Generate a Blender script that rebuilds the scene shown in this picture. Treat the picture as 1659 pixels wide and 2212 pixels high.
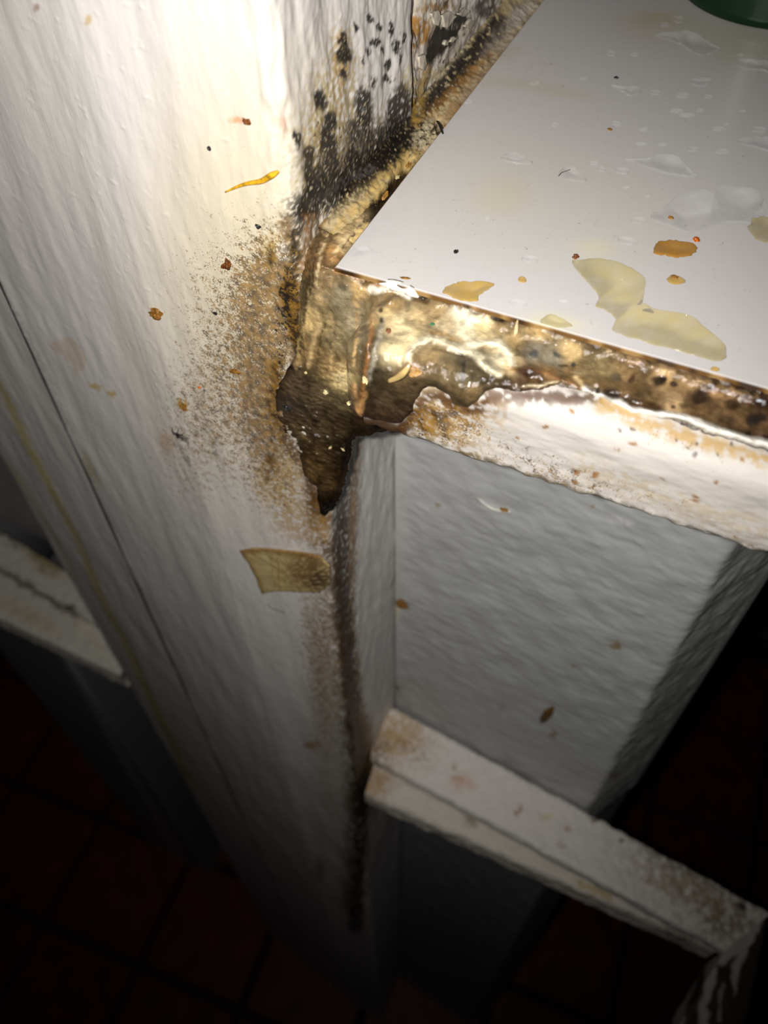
import bpy, math, random
import numpy as np

for o in list(bpy.data.objects):
    bpy.data.objects.remove(o, do_unlink=True)
random.seed(4)
rng = np.random.default_rng(11)
scene = bpy.context.scene
COL = scene.collection

# ------------------------------------------------------------------ camera
# World: mm while modelling, metres in the scene.  Origin = front left corner of the worktop,
# X along its front edge, Y away along the wall, Z up.
FPX, CX, CY = 1850.0, 829.5, 1106.0
def _n(v): return v / np.linalg.norm(v)
def _ray0(x, y): return np.array([x - CX, CY - y, FPX])
_z = -_n(np.array([858 - CX, CY - 2500.0, FPX]))
_x = np.cross(_z, np.cross(_ray0(722, 576), _ray0(1659, 840))); _x = _n(_x) * np.sign(_x[0])
_y = -np.cross(_z, _x)
RW = np.array([_x, _y, _z])                       # rows: world axes in camera (right, up, forward)
CAM = -RW @ (_n(_ray0(722, 576)) * 170.0)         # corner is 170 mm from the lens

cam = bpy.data.cameras.new('camera')
cam.sensor_fit = 'VERTICAL'; cam.sensor_height = 24.0; cam.sensor_width = 18.0
cam.lens = 24.0 * FPX / 2212.0
cam.clip_start = 0.005; cam.clip_end = 20
cam.dof.use_dof = True; cam.dof.focus_distance = 0.178; cam.dof.aperture_fstop = cam.lens / 1.9
camo = bpy.data.objects.new('camera', cam); COL.objects.link(camo)
import mathutils
right, up, fwd = RW[:, 0], RW[:, 1], RW[:, 2]
M = mathutils.Matrix(((right[0], up[0], -fwd[0], CAM[0] * .001), (right[1], up[1], -fwd[1], CAM[1] * .001),
                      (right[2], up[2], -fwd[2], CAM[2] * .001), (0, 0, 0, 1)))
camo.matrix_world = M
scene.camera = camo

# ------------------------------------------------------------------ light: the phone's flash beside its lens
wd = bpy.data.worlds.new('world'); scene.world = wd; wd.use_nodes = True
wd.node_tree.nodes['Background'].inputs[0].default_value = (.9, .92, 1, 1)
wd.node_tree.nodes['Background'].inputs[1].default_value = 0.0015
fl = bpy.data.lights.new('phone_flash', 'SPOT')
fl.energy = 2.4; fl.color = (1.0, .965, .90); fl.shadow_soft_size = 0.002
fl.spot_size = math.radians(104); fl.spot_blend = 1.0
flo = bpy.data.objects.new('phone_flash', fl); COL.objects.link(flo)
fpos = CAM - right * 13 + up * 3 - fwd * 2
M2 = M.copy(); M2.translation = mathutils.Vector(fpos * .001)
aim = _n(_ray0(720, 800)); aim = RW @ aim
q = mathutils.Vector(aim).to_track_quat('-Z', 'Y')
flo.location = fpos * .001; flo.rotation_mode = 'QUATERNION'; flo.rotation_quaternion = q
vs = scene.view_settings
vs.view_transform = 'Standard'; vs.look = 'None'; vs.exposure = 0.0; vs.gamma = 1.0; vs.use_curve_mapping = False

# ------------------------------------------------------------------ helpers
def at(px, py, axis, val):
    """point (mm) where the sight line of a photo pixel meets the plane axis = val"""
    r = RW @ _ray0(px, py); t = (val - CAM[axis]) / r[axis]
    return CAM + t * r
def proj(P):
    d = (P - CAM) @ RW
    w = np.maximum(d[..., 2], 1.0)
    return CX + FPX * d[..., 0] / w, CY - FPX * d[..., 1] / w
def lin(c):
    c = np.asarray(c, float) / 255.0
    return np.where(c <= .04045, c / 12.92, ((c + .055) / 1.055) ** 2.4)
def sst(a, b, x):
    t = np.clip((x - a) / (b - a), 0, 1); return t * t * (3 - 2 * t)
_perm = np.random.default_rng(5).permutation(1024).astype(np.int64)
_perm = np.concatenate([_perm] * 3)
_grad = np.random.default_rng(6).normal(size=(1024, 3)); _grad /= np.linalg.norm(_grad, axis=1)[:, None]
def perlin(P):
    P = np.asarray(P, float); sh = P.shape[:-1]; P = P.reshape(-1, 3)
    i = np.floor(P).astype(np.int64); f = P - i; u = f * f * f * (f * (f * 6 - 15) + 10); i &= 1023
    out = np.zeros(len(P)); 
    for dx in (0, 1):
        wx = u[:, 0] if dx else 1 - u[:, 0]
        for dy in (0, 1):
            wy = u[:, 1] if dy else 1 - u[:, 1]
            for dz in (0, 1):
                wz = u[:, 2] if dz else 1 - u[:, 2]
                h = _perm[_perm[_perm[i[:, 0] + dx] + ((i[:, 1] + dy) & 1023)] + ((i[:, 2] + dz) & 1023)] & 1023
                g = _grad[h]
                out += wx * wy * wz * (g[:, 0] * (f[:, 0] - dx) + g[:, 1] * (f[:, 1] - dy) + g[:, 2] * (f[:, 2] - dz))
    return out.reshape(sh)
def fbm(P, size, octv=3, seed=0.0, gain=.5):
    o = 0; a = 1.0; s = 1.0 / size
    for k in range(octv):
        o = o + a * perlin(P * s + seed + 17.3 * k); a *= gain; s *= 2.03
    return o * 1.5

def tag(o, label, cat, group=None, kind=None):
    if label: o['label'] = label
    if cat: o['category'] = cat
    if group: o['group'] = group
    if kind: o['kind'] = kind
    return o
def thing(name, loc, label, cat, group=None):
    o = bpy.data.objects.new(name, None); COL.objects.link(o); o.empty_display_size = .02
    o.location = np.asarray(loc) * .001
    return tag(o, label, cat, group)
def make_mesh(name, V, quads=None, polys=None, mat=None, parent=None, origin=None, attrs=None, smooth=True):
    """V in mm (world).  quads: (n,4) int array; polys: extra list of faces"""
    if parent is not None: org = np.array(parent.location) * 1000.0
    elif origin is not None: org = np.asarray(origin, float)
    else: org = np.zeros(3)
    if parent is not None and parent.parent is not None: org = org + np.array(parent.parent.location) * 1000
    me = bpy.data.meshes.new(name)
    W = ((np.asarray(V, float) - org) * .001).astype(np.float32)
    loops, starts, tot = [], [], []
    if quads is not None and len(quads):
        q_ = np.asarray(quads, np.int32); loops.append(q_.ravel()); tot.append(np.full(len(q_), q_.shape[1], np.int32))
    if polys:
        for p in polys: loops.append(np.asarray(p, np.int32)); tot.append(np.array([len(p)], np.int32))
    loops = np.concatenate(loops); tot = np.concatenate(tot); starts = np.concatenate([[0], np.cumsum(tot)[:-1]]).astype(np.int32)
    me.vertices.add(len(W)); me.vertices.foreach_set('co', W.ravel())
    me.loops.add(len(loops)); me.loops.foreach_set('vertex_index', loops)
    me.polygons.add(len(tot)); me.polygons.foreach_set('loop_start', starts); me.polygons.foreach_set('loop_total', tot)
    me.update(calc_edges=True); me.validate()
    me.polygons.foreach_set('use_smooth', np.full(len(me.polygons), smooth))
    if attrs:
        for k, a in attrs.items():
            at_ = me.attributes.new(k, 'FLOAT_COLOR', 'POINT'); at_.data.foreach_set('color', a.astype(np.float32).ravel())
    if mat: me.materials.append(mat)
    o = bpy.data.objects.new(name, me); COL.objects.link(o)
    if parent is not None: o.parent = parent
    elif origin is not None: o.location = np.asarray(origin) * .001
    return o
def gridq(nr, nc, wrap=False):
    r = np.arange(nr - 1)[:, None]; c = np.arange(nc if wrap else nc - 1)[None, :]
    c2 = (c + 1) % nc
    return np.stack([(r * nc + c), (r * nc + c2), ((r + 1) * nc + c2), ((r + 1) * nc + c)], -1).reshape(-1, 4)
def gnormals(P, wrapc=False):
    if wrapc: dc = np.roll(P, -1, 1) - np.roll(P, 1, 1)
    else: dc = np.gradient(P, axis=1)
    dr = np.gradient(P, axis=0)
    n = np.cross(dc, dr); return n / np.maximum(np.linalg.norm(n, axis=-1, keepdims=True), 1e-9)

# painting of stains: shapes are located by where the photo shows them on the surface
class Paint:
    def __init__(self, P, base, warp=6.0, wsize=3.0, seed=0):
        self.P = P.reshape(-1, 3); x, y = proj(self.P)
        n1 = fbm(self.P, wsize, 3, seed + 3.1); n2 = fbm(self.P, wsize, 3, seed + 41.7)
        self.x = x + warp * n1; self.y = y + warp * n2; self.rx_, self.ry_ = x, y
        self.c = np.tile(lin(base), (len(x), 1)); self.dirt = np.zeros(len(x)); self.mold = np.zeros(len(x))
        self.wet = np.zeros(len(x)); self.h = np.zeros(len(x)); self.seed = seed; self._g = {}
    def grit(self, size):
        if size not in self._g: self._g[size] = fbm(self.P, size, 3, self.seed + 7.7)
        return self._g[size]
    def _ell(self, x, y, rx, ry, ang):
        a = math.radians(ang); dx, dy = self.x - x, self.y - y
        u = (dx * math.cos(a) + dy * math.sin(a)) / rx; v = (-dx * math.sin(a) + dy * math.cos(a)) / ry
        return u * u + v * v
    def _poly(self, pts):
        x, y = self.x, self.y; ins = np.zeros(len(x), bool); d = np.full(len(x), 1e9)
        n = len(pts)
        for i in range(n):
            (x0, y0), (x1, y1) = pts[i], pts[(i + 1) % n]
            cond = ((y0 > y) != (y1 > y))
            with np.errstate(divide='ignore', invalid='ignore'):
                xi = (x1 - x0) * (y - y0) / (y1 - y0 if y1 != y0 else 1e-9) + x0
            ins ^= cond & (x < xi)
            d = np.minimum(d, self._seg(x, y, x0, y0, x1, y1)[0])
        return np.where(ins, -d, d)
    @staticmethod
    def _seg(x, y, x0, y0, x1, y1):
        dx, dy = x1 - x0, y1 - y0; L = dx * dx + dy * dy + 1e-9
        t = np.clip(((x - x0) * dx + (y - y0) * dy) / L, 0, 1)
        return np.hypot(x - x0 - t * dx, y - y0 - t * dy), t
    def _line(self, pts):
        d = np.full(len(self.x), 1e9)
        for (a, b) in zip(pts[:-1], pts[1:]): d = np.minimum(d, self._seg(self.x, self.y, *a, *b)[0])
        return d
    def _mix(self, al, col): 
        al = np.clip(al, 0, 1)[:, None]; self.c = self.c * (1 - al) + lin(col) * al
    def blob(self, x, y, rx, ry, col, a=1, ang=0, soft=.5, grit=0, gs=1.2):
        e = np.sqrt(self._ell(x, y, rx, ry, ang)); al = a * (1 - sst(1 - soft, 1 + soft, e))
        if grit: al = al * sst(-grit, grit * .6, self.grit(gs) + (al - .5) * .9)
        self._mix(al, col); return al
    def stroke(self, pts, w, col, a=1, soft=.5, grit=0, gs=1.2):
        d = self._line(pts) / (w * .5); al = a * (1 - sst(1 - soft, 1 + soft, d))
        if grit: al = al * sst(-grit, grit * .6, self.grit(gs) + (al - .5) * .9)
        self._mix(al, col); return al
    def poly(self, pts, col, a=1, soft=4, grit=0, gs=1.2):
        d = self._poly(pts); al = a * (1 - sst(-soft, soft, d))
        if grit: al = al * sst(-grit, grit * .6, self.grit(gs) + (al - .5) * .9)
        self._mix(al, col); return al
    def add(self, field, x, y, rx, ry, a, ang=0):
        f = getattr(self, field); f += a * np.exp(-self._ell(x, y, rx, ry, ang)); 
    def attrs(self):
        C = np.concatenate([np.clip(self.c, 0, 1), np.clip(self.wet, 0, 1)[:, None]], 1)
        A = np.stack([np.clip(self.dirt, 0, 1), np.clip(self.mold, 0, 1), np.clip(self.wet, 0, 1), np.ones(len(self.wet))], 1)
        return {'Col': C, 'Att': A}

# ------------------------------------------------------------------ materials
def nodes(name):
    m = bpy.data.materials.new(name); m.use_nodes = True
    nt = m.node_tree; return m, nt, nt.nodes['Principled BSDF'], lambda t, **k: _new(nt, t, k)
def _new(nt, t, k):
    n = nt.nodes.new(t)
    for a, v in k.items(): setattr(n, a, v)
    return n
def math_(nt, op, a, b=None, clamp=False):
    n = nt.nodes.new('ShaderNodeMath'); n.operation = op; n.use_clamp = clamp
    for i, v in enumerate((a, b)):
        if v is None: continue
        if isinstance(v, (int, float)): n.inputs[i].default_value = v
        else: nt.links.new(v, n.inputs[i])
    return n.outputs[0]
def mixc(nt, f, a, b):
    n = nt.nodes.new('ShaderNodeMix'); n.data_type = 'RGBA'
    for i, v in ((0, f), (6, a), (7, b)):
        if isinstance(v, (int, float)): n.inputs[i].default_value = v
        elif isinstance(v, tuple): n.inputs[i].default_value = v
        else: nt.links.new(v, n.inputs[i])
    return n.outputs[2]
def noise(nt, vec, scale, detail=4, rough=.55, dist=0):
    n = nt.nodes.new('ShaderNodeTexNoise'); n.inputs['Scale'].default_value = scale
    n.inputs['Detail'].default_value = detail; n.inputs['Roughness'].default_value = rough; n.inputs['Distortion'].default_value = dist
    nt.links.new(vec, n.inputs['Vector']); return n.outputs['Fac']
def rgba(c): return tuple(lin(c)) + (1.0,)
def grime_mat(name, rough=.45, wetrough=.12, bump=.35, stretch=(1, 1, 1), bsize=330, fine=1.0, spec=.4, wetbump=0.0, coat=0.0):
    m, nt, bs, N = nodes(name)
    col = N('ShaderNodeAttribute', attribute_name='Col'); att = N('ShaderNodeAttribute', attribute_name='Att')
    tc = N('ShaderNodeTexCoord'); sep = N('ShaderNodeSeparateColor'); nt.links.new(att.outputs['Color'], sep.inputs[0])
    d, mo, w = sep.outputs[0], sep.outputs[1], sep.outputs[2]
    P = tc.outputs['Object']
    n1 = noise(nt, P, 2300, 5, .7); n2 = noise(nt, P, 520, 4, .6)
    v = math_(nt, 'ADD', math_(nt, 'MULTIPLY', n1, .62), math_(nt, 'MULTIPLY', n2, .38))
    thr = math_(nt, 'SUBTRACT', .70, math_(nt, 'MULTIPLY', d, .30))
    m1 = math_(nt, 'MULTIPLY', math_(nt, 'SUBTRACT', v, thr), 14.0, clamp=True)
    n3 = noise(nt, P, 500, 3, .5)
    br = mixc(nt, math_(nt, 'MULTIPLY', math_(nt, 'SUBTRACT', n3, .36), 4.0, clamp=True), rgba((58, 38, 14)), rgba((150, 112, 48)))
    c1 = mixc(nt, math_(nt, 'MULTIPLY', m1, .85 * fine), col.outputs['Color'], br)
    n4 = noise(nt, P, 800, 4, .6)
    thr2 = math_(nt, 'SUBTRACT', .78, math_(nt, 'MULTIPLY', mo, .42))
    m2 = math_(nt, 'MULTIPLY', math_(nt, 'SUBTRACT', n4, thr2), 16.0, clamp=True)
    c2 = mixc(nt, math_(nt, 'MULTIPLY', m2, .92 * fine), c1, rgba((34, 31, 29)))
    nt.links.new(c2, bs.inputs['Base Color'])
    r = nt.nodes.new('ShaderNodeMapRange'); nt.links.new(w, r.inputs[0]); r.inputs[3].default_value = rough; r.inputs[4].default_value = wetrough
    nt.links.new(r.outputs[0], bs.inputs['Roughness'])
    bs.inputs['Specular IOR Level'].default_value = spec
    if coat: bs.inputs['Coat Weight'].default_value = coat; bs.inputs['Coat Roughness'].default_value = .05
    mp = N('ShaderNodeMapping'); mp.inputs['Scale'].default_value = stretch; nt.links.new(P, mp.inputs[0])
    b1 = noise(nt, mp.outputs[0], bsize, 5, .6)
    hh = math_(nt, 'ADD', b1, math_(nt, 'MULTIPLY', m1, .25))
    bp = N('ShaderNodeBump'); bp.inputs['Strength'].default_value = bump; bp.inputs['Distance'].default_value = .0012
    nt.links.new(hh, bp.inputs['Height']); nt.links.new(bp.outputs[0], bs.inputs['Normal']); nt.links.new(bp.outputs[0], bs.inputs['Coat Normal'])
    return m
def plain(name, c, rough=.5, spec=.4, var=.25, scale=300, bump=.2, dist=.0005, trans=0):
    m, nt, bs, N = nodes(name); tc = N('ShaderNodeTexCoord')
    n1 = noise(nt, tc.outputs['Object'], scale, 5, .6)
    c = np.array(c, float)
    f = math_(nt, 'MULTIPLY', math_(nt, 'SUBTRACT', n1, .3), 2.5, clamp=True)
    nt.links.new(mixc(nt, f, rgba(c * (1 - var)), rgba(np.minimum(255, c * (1 + var)))), bs.inputs['Base Color'])
    bs.inputs['Roughness'].default_value = rough; bs.inputs['Specular IOR Level'].default_value = spec
    bp = N('ShaderNodeBump'); bp.inputs['Strength'].default_value = bump; bp.inputs['Distance'].default_value = dist
    nt.links.new(n1, bp.inputs['Height']); nt.links.new(bp.outputs[0], bs.inputs['Normal'])
    return m
def film(name, c, dens, rough=.06):
    """thin layer of liquid: mostly clear, some of its own colour, glossy skin"""
    m, nt, bs, N = nodes(name)
    out = nt.nodes['Material Output']; tr = N('ShaderNodeBsdfTransparent'); mx = N('ShaderNodeMixShader')
    bs.inputs['Base Color'].default_value = rgba(c); bs.inputs['Roughness'].default_value = rough
    tc = N('ShaderNodeTexCoord'); n1 = noise(nt, tc.outputs['Object'], 260, 3, .5)
    mx.inputs[0].default_value = dens
    f = math_(nt, 'ADD', math_(nt, 'MULTIPLY', math_(nt, 'SUBTRACT', n1, .5), .5), dens, clamp=True); nt.links.new(f, mx.inputs[0])
    nt.links.new(tr.outputs[0], mx.inputs[1]); nt.links.new(bs.outputs[0], mx.inputs[2]); nt.links.new(mx.outputs[0], out.inputs[0])
    return m

M_POST = grime_mat('white_gloss_paint_grimy', .48, .10, .16, (1, 1, .22), 330, spec=.3)
M_SIDE = grime_mat('mouldy_paint', .5, .10, .35, (1, 1, .4), 520)
M_RAIL = grime_mat('rail_paint_grimy', .55, .1, .16, (.3, 1, 1), 380, spec=.25)
M_PIER = grime_mat('lumpy_grey_paint', .42, .1, .16, (.35, 1, 1), 300)
M_GOO = grime_mat('wet_silicone', .35, .13, .42, (1, 1, 1), 640, fine=.6, spec=.5, coat=.3)
M_STRIP = grime_mat('old_sealant', .4, .08, .6, (1, .45, 1), 450, spec=.45)
M_DARK = grime_mat('dark_metal', .5, .1, .3, (1, .3, 1), 300)
M_WORK = grime_mat('white_worktop', .22, .08, .02, (1, 1, 1), 300, fine=.9, spec=.5)

# ================================================================== SETTING
FZ = -1150.0
fl_ = make_mesh('floor', np.array([[-900, -700, FZ - 14], [900, -700, FZ - 14], [900, 760, FZ - 14], [-900, 760, FZ - 14],
                                   [-900, -700, FZ - 44], [900, -700, FZ - 44], [900, 760, FZ - 44], [-900, 760, FZ - 44]], float),
                polys=[(0, 1, 2, 3), (7, 6, 5, 4), (0, 4, 5, 1), (1, 5, 6, 2), (2, 6, 7, 3), (3, 7, 4, 0)],
                mat=plain('grout', (38, 32, 28), .8, scale=200), origin=(0, 0, FZ - 14), smooth=False)
tag(fl_, 'dark red quarry tiled floor far below', 'floor', kind='structure')
M_TILE = plain('quarry_tile', (104, 42, 28), .45, var=.22, scale=30, bump=.15)
T = 148.0
def bevel_box_mesh(name, sx, sy, sz, b, mat):
    V = []; 
    for z, k in ((-sz, 0), (-b, 0), (0, b)):
        for (a, c) in ((-1, -1), (1, -1), (1, 1), (-1, 1)): V.append((a * (sx / 2 - k), c * (sy / 2 - k), z))
    F = [(3, 2, 1, 0), (8, 9, 10, 11)]
    for r in (0, 4):
        for i in range(4): F.append((r + i, r + (i + 1) % 4, r + 4 + (i + 1) % 4, r + 4 + i))
    me = bpy.data.meshes.new(name); me.from_pydata([tuple(c * .001 for c in v) for v in V], [], F); me.materials.append(mat); return me
tile_me = bevel_box_mesh('tile', T - 9, T - 9, 14, 2.5, M_TILE)
ca, sa = math.cos(math.radians(4)), math.sin(math.radians(4))
for i in range(-5, 5):
    for j in range(-4, 5):
        x0, y0 = i * T + 40, j * T + 20
        X, Y = x0 * ca - y0 * sa, x0 * sa + y0 * ca
        if abs(X) > 815 or Y < -620 or Y > 680: continue
        t = bpy.data.objects.new('tile', tile_me); COL.objects.link(t); t.parent = fl_
        t.location = (X * .001, Y * .001, (14 + random.uniform(-.6, .6)) * .001)
        t.rotation_euler = (0, 0, math.radians(4))

def solid_box(name, lo, hi, mat, parent=None, origin=None, smooth=False, attrs=None):
    x0, y0, z0 = lo; x1, y1, z1 = hi
    V = np.array([[x0, y0, z0], [x1, y0, z0], [x1, y1, z0], [x0, y1, z0], [x0, y0, z1], [x1, y0, z1], [x1, y1, z1], [x0, y1, z1]], float)
    return make_mesh(name, V, polys=[(3, 2, 1, 0), (4, 5, 6, 7), (0, 1, 5, 4), (1, 2, 6, 5), (2, 3, 7, 6), (3, 0, 4, 7)],
                     mat=mat, parent=parent, origin=origin, smooth=smooth)
wb = solid_box('wall_back', (-900, 760, FZ - 44), (900, 800, 900), plain('back_wall_paint', (120, 116, 108), .6, var=.1, scale=15), origin=(0, 760, FZ))
tag(wb, 'unlit back wall beyond the worktop frame', 'wall', kind='structure')

# ================================================================== POST (painted, many coats, rounded arrises)
SX = -8.0
def arc(cx_, cy_, r, a0, a1, n):
    a = np.radians(np.linspace(a0, a1, n)); return np.stack([cx_ + r * np.cos(a), cy_ + r * np.sin(a)], 1)
def seg(a, b, n): 
    t = np.linspace(0, 1, n, endpoint=False)[:, None]; return np.array(a) * (1 - t) + np.array(b) * t
prof = np.concatenate([
    seg((-14, 57), (SX - 1.0, 56), 4), seg((SX, 54.5), (SX, 3.4), 130),
    arc(SX - 3.4, 3.4, 3.4, 0, -90, 16), seg((SX - 3.9, 0), (-49, 0), 105),
    seg((-49.3, 0.02), (-58, 1.6), 22), seg((-58.2, 1.7), (-114, 13), 66),
    np.array([[-114.2, 13.1], [-114.4, 15.2], [-114.75, 15.3], [-115.1, 13.2]]),
    seg((-115.4, 13.3), (-181, 27.5), 70), arc(-181, 33, 5.5, -102, -180, 9),
    seg((-186.5, 35), (-186.5, 110), 12), seg((-186.5, 110), (-14, 110), 14), seg((-14, 110), (-14, 57.5), 8)])
zr = np.array([at(690, y, 1, 0.0)[2] for y in np.arange(-70, 2236, 3.3)])
zr = np.concatenate([[900, 600, 400, 250, 150, 100, 70, 58], zr[zr < 54], [FZ]]); zr = zr[zr >= FZ]
nr, nc = len(zr), len(prof)
P = np.zeros((nr, nc, 3)); P[..., 0] = prof[None, :, 0]; P[..., 1] = prof[None, :, 1]; P[..., 2] = zr[:, None]
nrm = gnormals(P, True)
if (nrm[nr // 2, 190] @ np.array([0, -1, 0])) < 0: nrm = -nrm
# lumps of old paint
amp = np.where(P[..., 1] > 70, 0, 1.0)
side = sst(2, 8, P[..., 1]) * (P[..., 0] > -9)
h = .5 * fbm(P * np.array([1, 1, .25]), 12, 2, 1.0) + .10 * fbm(P * np.array([1, 1, .35]), 2.8, 3, 9.0) + .35 * np.maximum(fbm(P, 2.2, 2, 12.0) - .55, 0)
h += side * (.45 * fbm(P * np.array([1, 1, .4]), 6, 2, 4.0) + .16 * fbm(P * np.array([1, 1, .5]), 1.7, 2, 14.0))
edge = np.exp(-((P[..., 0] - SX) ** 2 + P[..., 1] ** 2) / 18.0)
h += edge * 1.0 * fbm(P * np.array([1, 1, .35]), 4, 3, 31.0)
P0 = P.copy()
P = P + nrm * (h * amp)[..., None]
pp = Paint(P0, (214, 210, 208), warp=7, wsize=2.2, seed=1)
isfront = (P0[..., 1] < 3).ravel() * 1.0
# --- staining of the front face
pp.blob(520, 560, 190, 420, (216, 200, 160), .55, soft=.8)
pp.blob(590, 600, 60, 160, (196, 168, 110), .4, soft=.8, grit=.5)
pp.blob(600, 540, 40, 26, (196, 172, 105), .6, -10, soft=.5)
pp.blob(585, 560, 13, 17, (88, 80, 70), .75, soft=.6); pp.blob(612, 545, 13, 26, (228, 226, 222), .8, soft=.5)
pp.stroke([(615, 480), (640, 560), (628, 640), (640, 720), (648, 800)], 40, (112, 84, 42), .85, .8, grit=.45, gs=.8)
pp.stroke([(585, 780), (575, 860), (590, 940), (640, 1010), (680, 1090), (705, 1160)], 62, (150, 116, 60), .55, .9, grit=.5, gs=.8)
pp.stroke([(600, 790), (592, 880), (612, 940), (660, 1010), (700, 1120)], 36, (84, 56, 24), .9, .8, grit=.4, gs=.7)
pp.blob(600, 1040, 55, 62, (188, 158, 108), .75, soft=.5, grit=.4); pp.blob(585, 990, 14, 12, (70, 60, 48), .8); 
pp.blob(578, 1030, 8, 8, (60, 52, 44), .7)
pp.blob(640, 1120, 60, 60, (170, 132, 66), .65, soft=.7, grit=.5)
pp.blob(680, 1085, 22, 40, (92, 62, 26), .8, soft=.7, grit=.4)
pp.blob(690, 1150, 34, 50, (150, 112, 48), .7, soft=.7, grit=.5)
pp.stroke([(712, 1180), (725, 1300), (745, 1480), (758, 1620), (765, 1760), (760, 1950)], 52, (98, 72, 40), .8, .8, grit=.45)
pp.stroke([(728, 1250), (748, 1450), (768, 1600), (782, 1700)], 26, (58, 42, 26), .85, .7)
pp.stroke([(770, 1560), (790, 1640), (780, 1740)], 50, (44, 34, 24), .85, .8)
pp.stroke([(690, 1300), (705, 1450), (715, 1620), (720, 1800)], 70, (176, 160, 122), .5, .9, grit=.5)
pp.blob(675, 1610, 18, 7, (168, 128, 60), .8)
pp.blob(690, 1880, 10, 24, (120, 90, 50), .5, soft=.8)
# --- brown wash left of the goo, cracks of fine mould
pp.stroke([(640, 500), (628, 600), (632, 700), (650, 790)], 34, (30, 26, 22), .9, .9, grit=.3, gs=.7)
pp.blob(622, 640, 22, 44, (26, 24, 21), .95, soft=.6, grit=.35)
pp.blob(638, 710, 20, 56, (30, 25, 18), .92, soft=.6, grit=.35)
# --- left faces: yellow run, bare patch
pp.stroke([(-20, 790), (10, 850), (60, 960), (150, 1130), (215, 1280), (290, 1430), (340, 1540), (420, 1700)], 15, (196, 178, 96), .75, .8)
pp.stroke([(-20, 960), (60, 1060), (130, 1180), (165, 1250)], 10, (196, 184, 120), .5, .9)
pp.poly([(112, 742), (150, 728), (176, 750), (188, 790), (165, 812), (150, 780), (128, 765)], (206, 190, 176), .85, 3)
pp.blob(205, 835, 12, 5, (186, 156, 70), .8, 20); pp.blob(241, 850, 6, 9, (190, 160, 80), .8)
pp.blob(196, 1010, 8, 40, (200, 190, 150), .7, -25)
pp.blob(360, 955, 16, 26, (206, 184, 160), .7, -15); pp.blob(395, 872, 14, 16, (178, 140, 76), .8, grit=.3)
pp.blob(150, 1240, 5, 5, (190, 90, 60), .8)
pp.blob(193, 40, 8, 11, (190, 160, 100), .7); pp.blob(75, 18, 8, 7, (150, 110, 90), .7)
pp.blob(610, 268, 10, 18, (226, 170, 150), .6); pp.blob(515, 262, 16, 8, (226, 150, 110), .8, 15)
pp.stroke([(0, 606), (60, 720), (120, 850), (180, 985), (260, 1180), (330, 1440), (420, 1650), (560, 1940)], 3, (90, 80, 74), .25, .8)
pp.stroke([(150, 1180), (260, 1500)], 30, (205, 203, 206), .3, .9)
# --- mouldy side face
SIDE_DARK = (22, 19, 16)
def side_paint(p):
    g = dict(grit=.3, gs=.7)
    p.blob(760, 330, 120, 130, (168, 148, 104), .7, -20, soft=.8, grit=.5); p.blob(720, 200, 60, 150, (190, 174, 130), .5, soft=.9, grit=.5)
    p.blob(740, 130, 24, 78, (176, 140, 62), .75, soft=.6, grit=.5)
    p.blob(700, 250, 34, 90, (170, 142, 78), .65, soft=.8, grit=.5)
    p.blob(672, 380, 28, 120, (176, 150, 84), .7, soft=.8, grit=.5)
    p.blob(760, 260, 60, 110, (150, 126, 78), .5, soft=.8, grit=.5)
    p.blob(800, 350, 90, 60, (120, 98, 60), .6, -30, soft=.8, grit=.5)
    for (x, y, rx, ry) in ((740, 86, 9, 15), (744, 118, 14, 20), (741, 160, 10, 14), (695, 215, 11, 22), (712, 262, 12, 22), (706, 305, 14, 26),
                           (716, 350, 14, 26), (670, 335, 9, 20), (668, 372, 12, 22), (690, 395, 16, 32), (655, 440, 8, 30), (676, 425, 12, 30),
                           (805, 180, 6, 12), (826, 178, 5, 12), (800, 40, 7, 10), (812, 92, 6, 9), (846, 62, 6, 14), (853, 100, 6, 14), (868, 82, 5, 12),
                           (822, 58, 6, 8), (795, 110, 6, 10), (780, 130, 5, 9), (862, 128, 5, 10), (836, 140, 4, 12), (838, 168, 6, 10), (768, 60, 5, 8), (828, 108, 4, 9), (760, 340, 12, 18), (735, 400, 18, 26), (640, 300, 6, 18)):
        p.blob(x, y, rx * 1.25, ry * 1.2, SIDE_DARK, .97, soft=.4, **g)
    p.blob(700, 360, 62, 90, (66, 54, 34), .6, -15, soft=.7, grit=.35, gs=.8); p.blob(820, 320, 90, 56, (40, 33, 28), .8, -35, soft=.6, grit=.3, gs=.8)
    p.blob(788, 232, 22, 46, (28, 25, 23), .95, -4, soft=.35, **g); p.blob(776, 282, 34, 34, (30, 26, 22), .88, soft=.5, **g)
    p.blob(862, 228, 26, 62, (42, 33, 30), .95, 14, soft=.35, grit=.25); p.blob(846, 300, 40, 42, (30, 25, 22), .85, soft=.6, **g)
    p.blob(880, 170, 22, 30, (196, 178, 120), .6, soft=.6, grit=.5)
    p.blob(815, 205, 14, 34, (214, 210, 204), .7, 10, soft=.5)
    p.stroke([(655, 455), (700, 425), (770, 380), (840, 335), (900, 285)], 84, (24, 20, 18), .96, .7, grit=.3, gs=.7)
    p.stroke([(672, 440), (740, 395), (800, 365)], 22, (82, 78, 78), .6, .7, grit=.3)
    p.stroke([(668, 470), (660, 560), (656, 660), (650, 770)], 24, (128, 86, 40), .8, .8, grit=.4)
    p.stroke([(688, 470), (672, 560), (660, 680)], 20, (84, 66, 54), .7, .8, grit=.4)
    p.stroke([(700, 520), (690, 600), (668, 700)], 22, (200, 172, 112), .7, .8, grit=.45)
    p.stroke([(640, 600), (646, 720), (640, 790)], 18, (40, 35, 30), .75, .8, grit=.35)
side_paint(pp)
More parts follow.
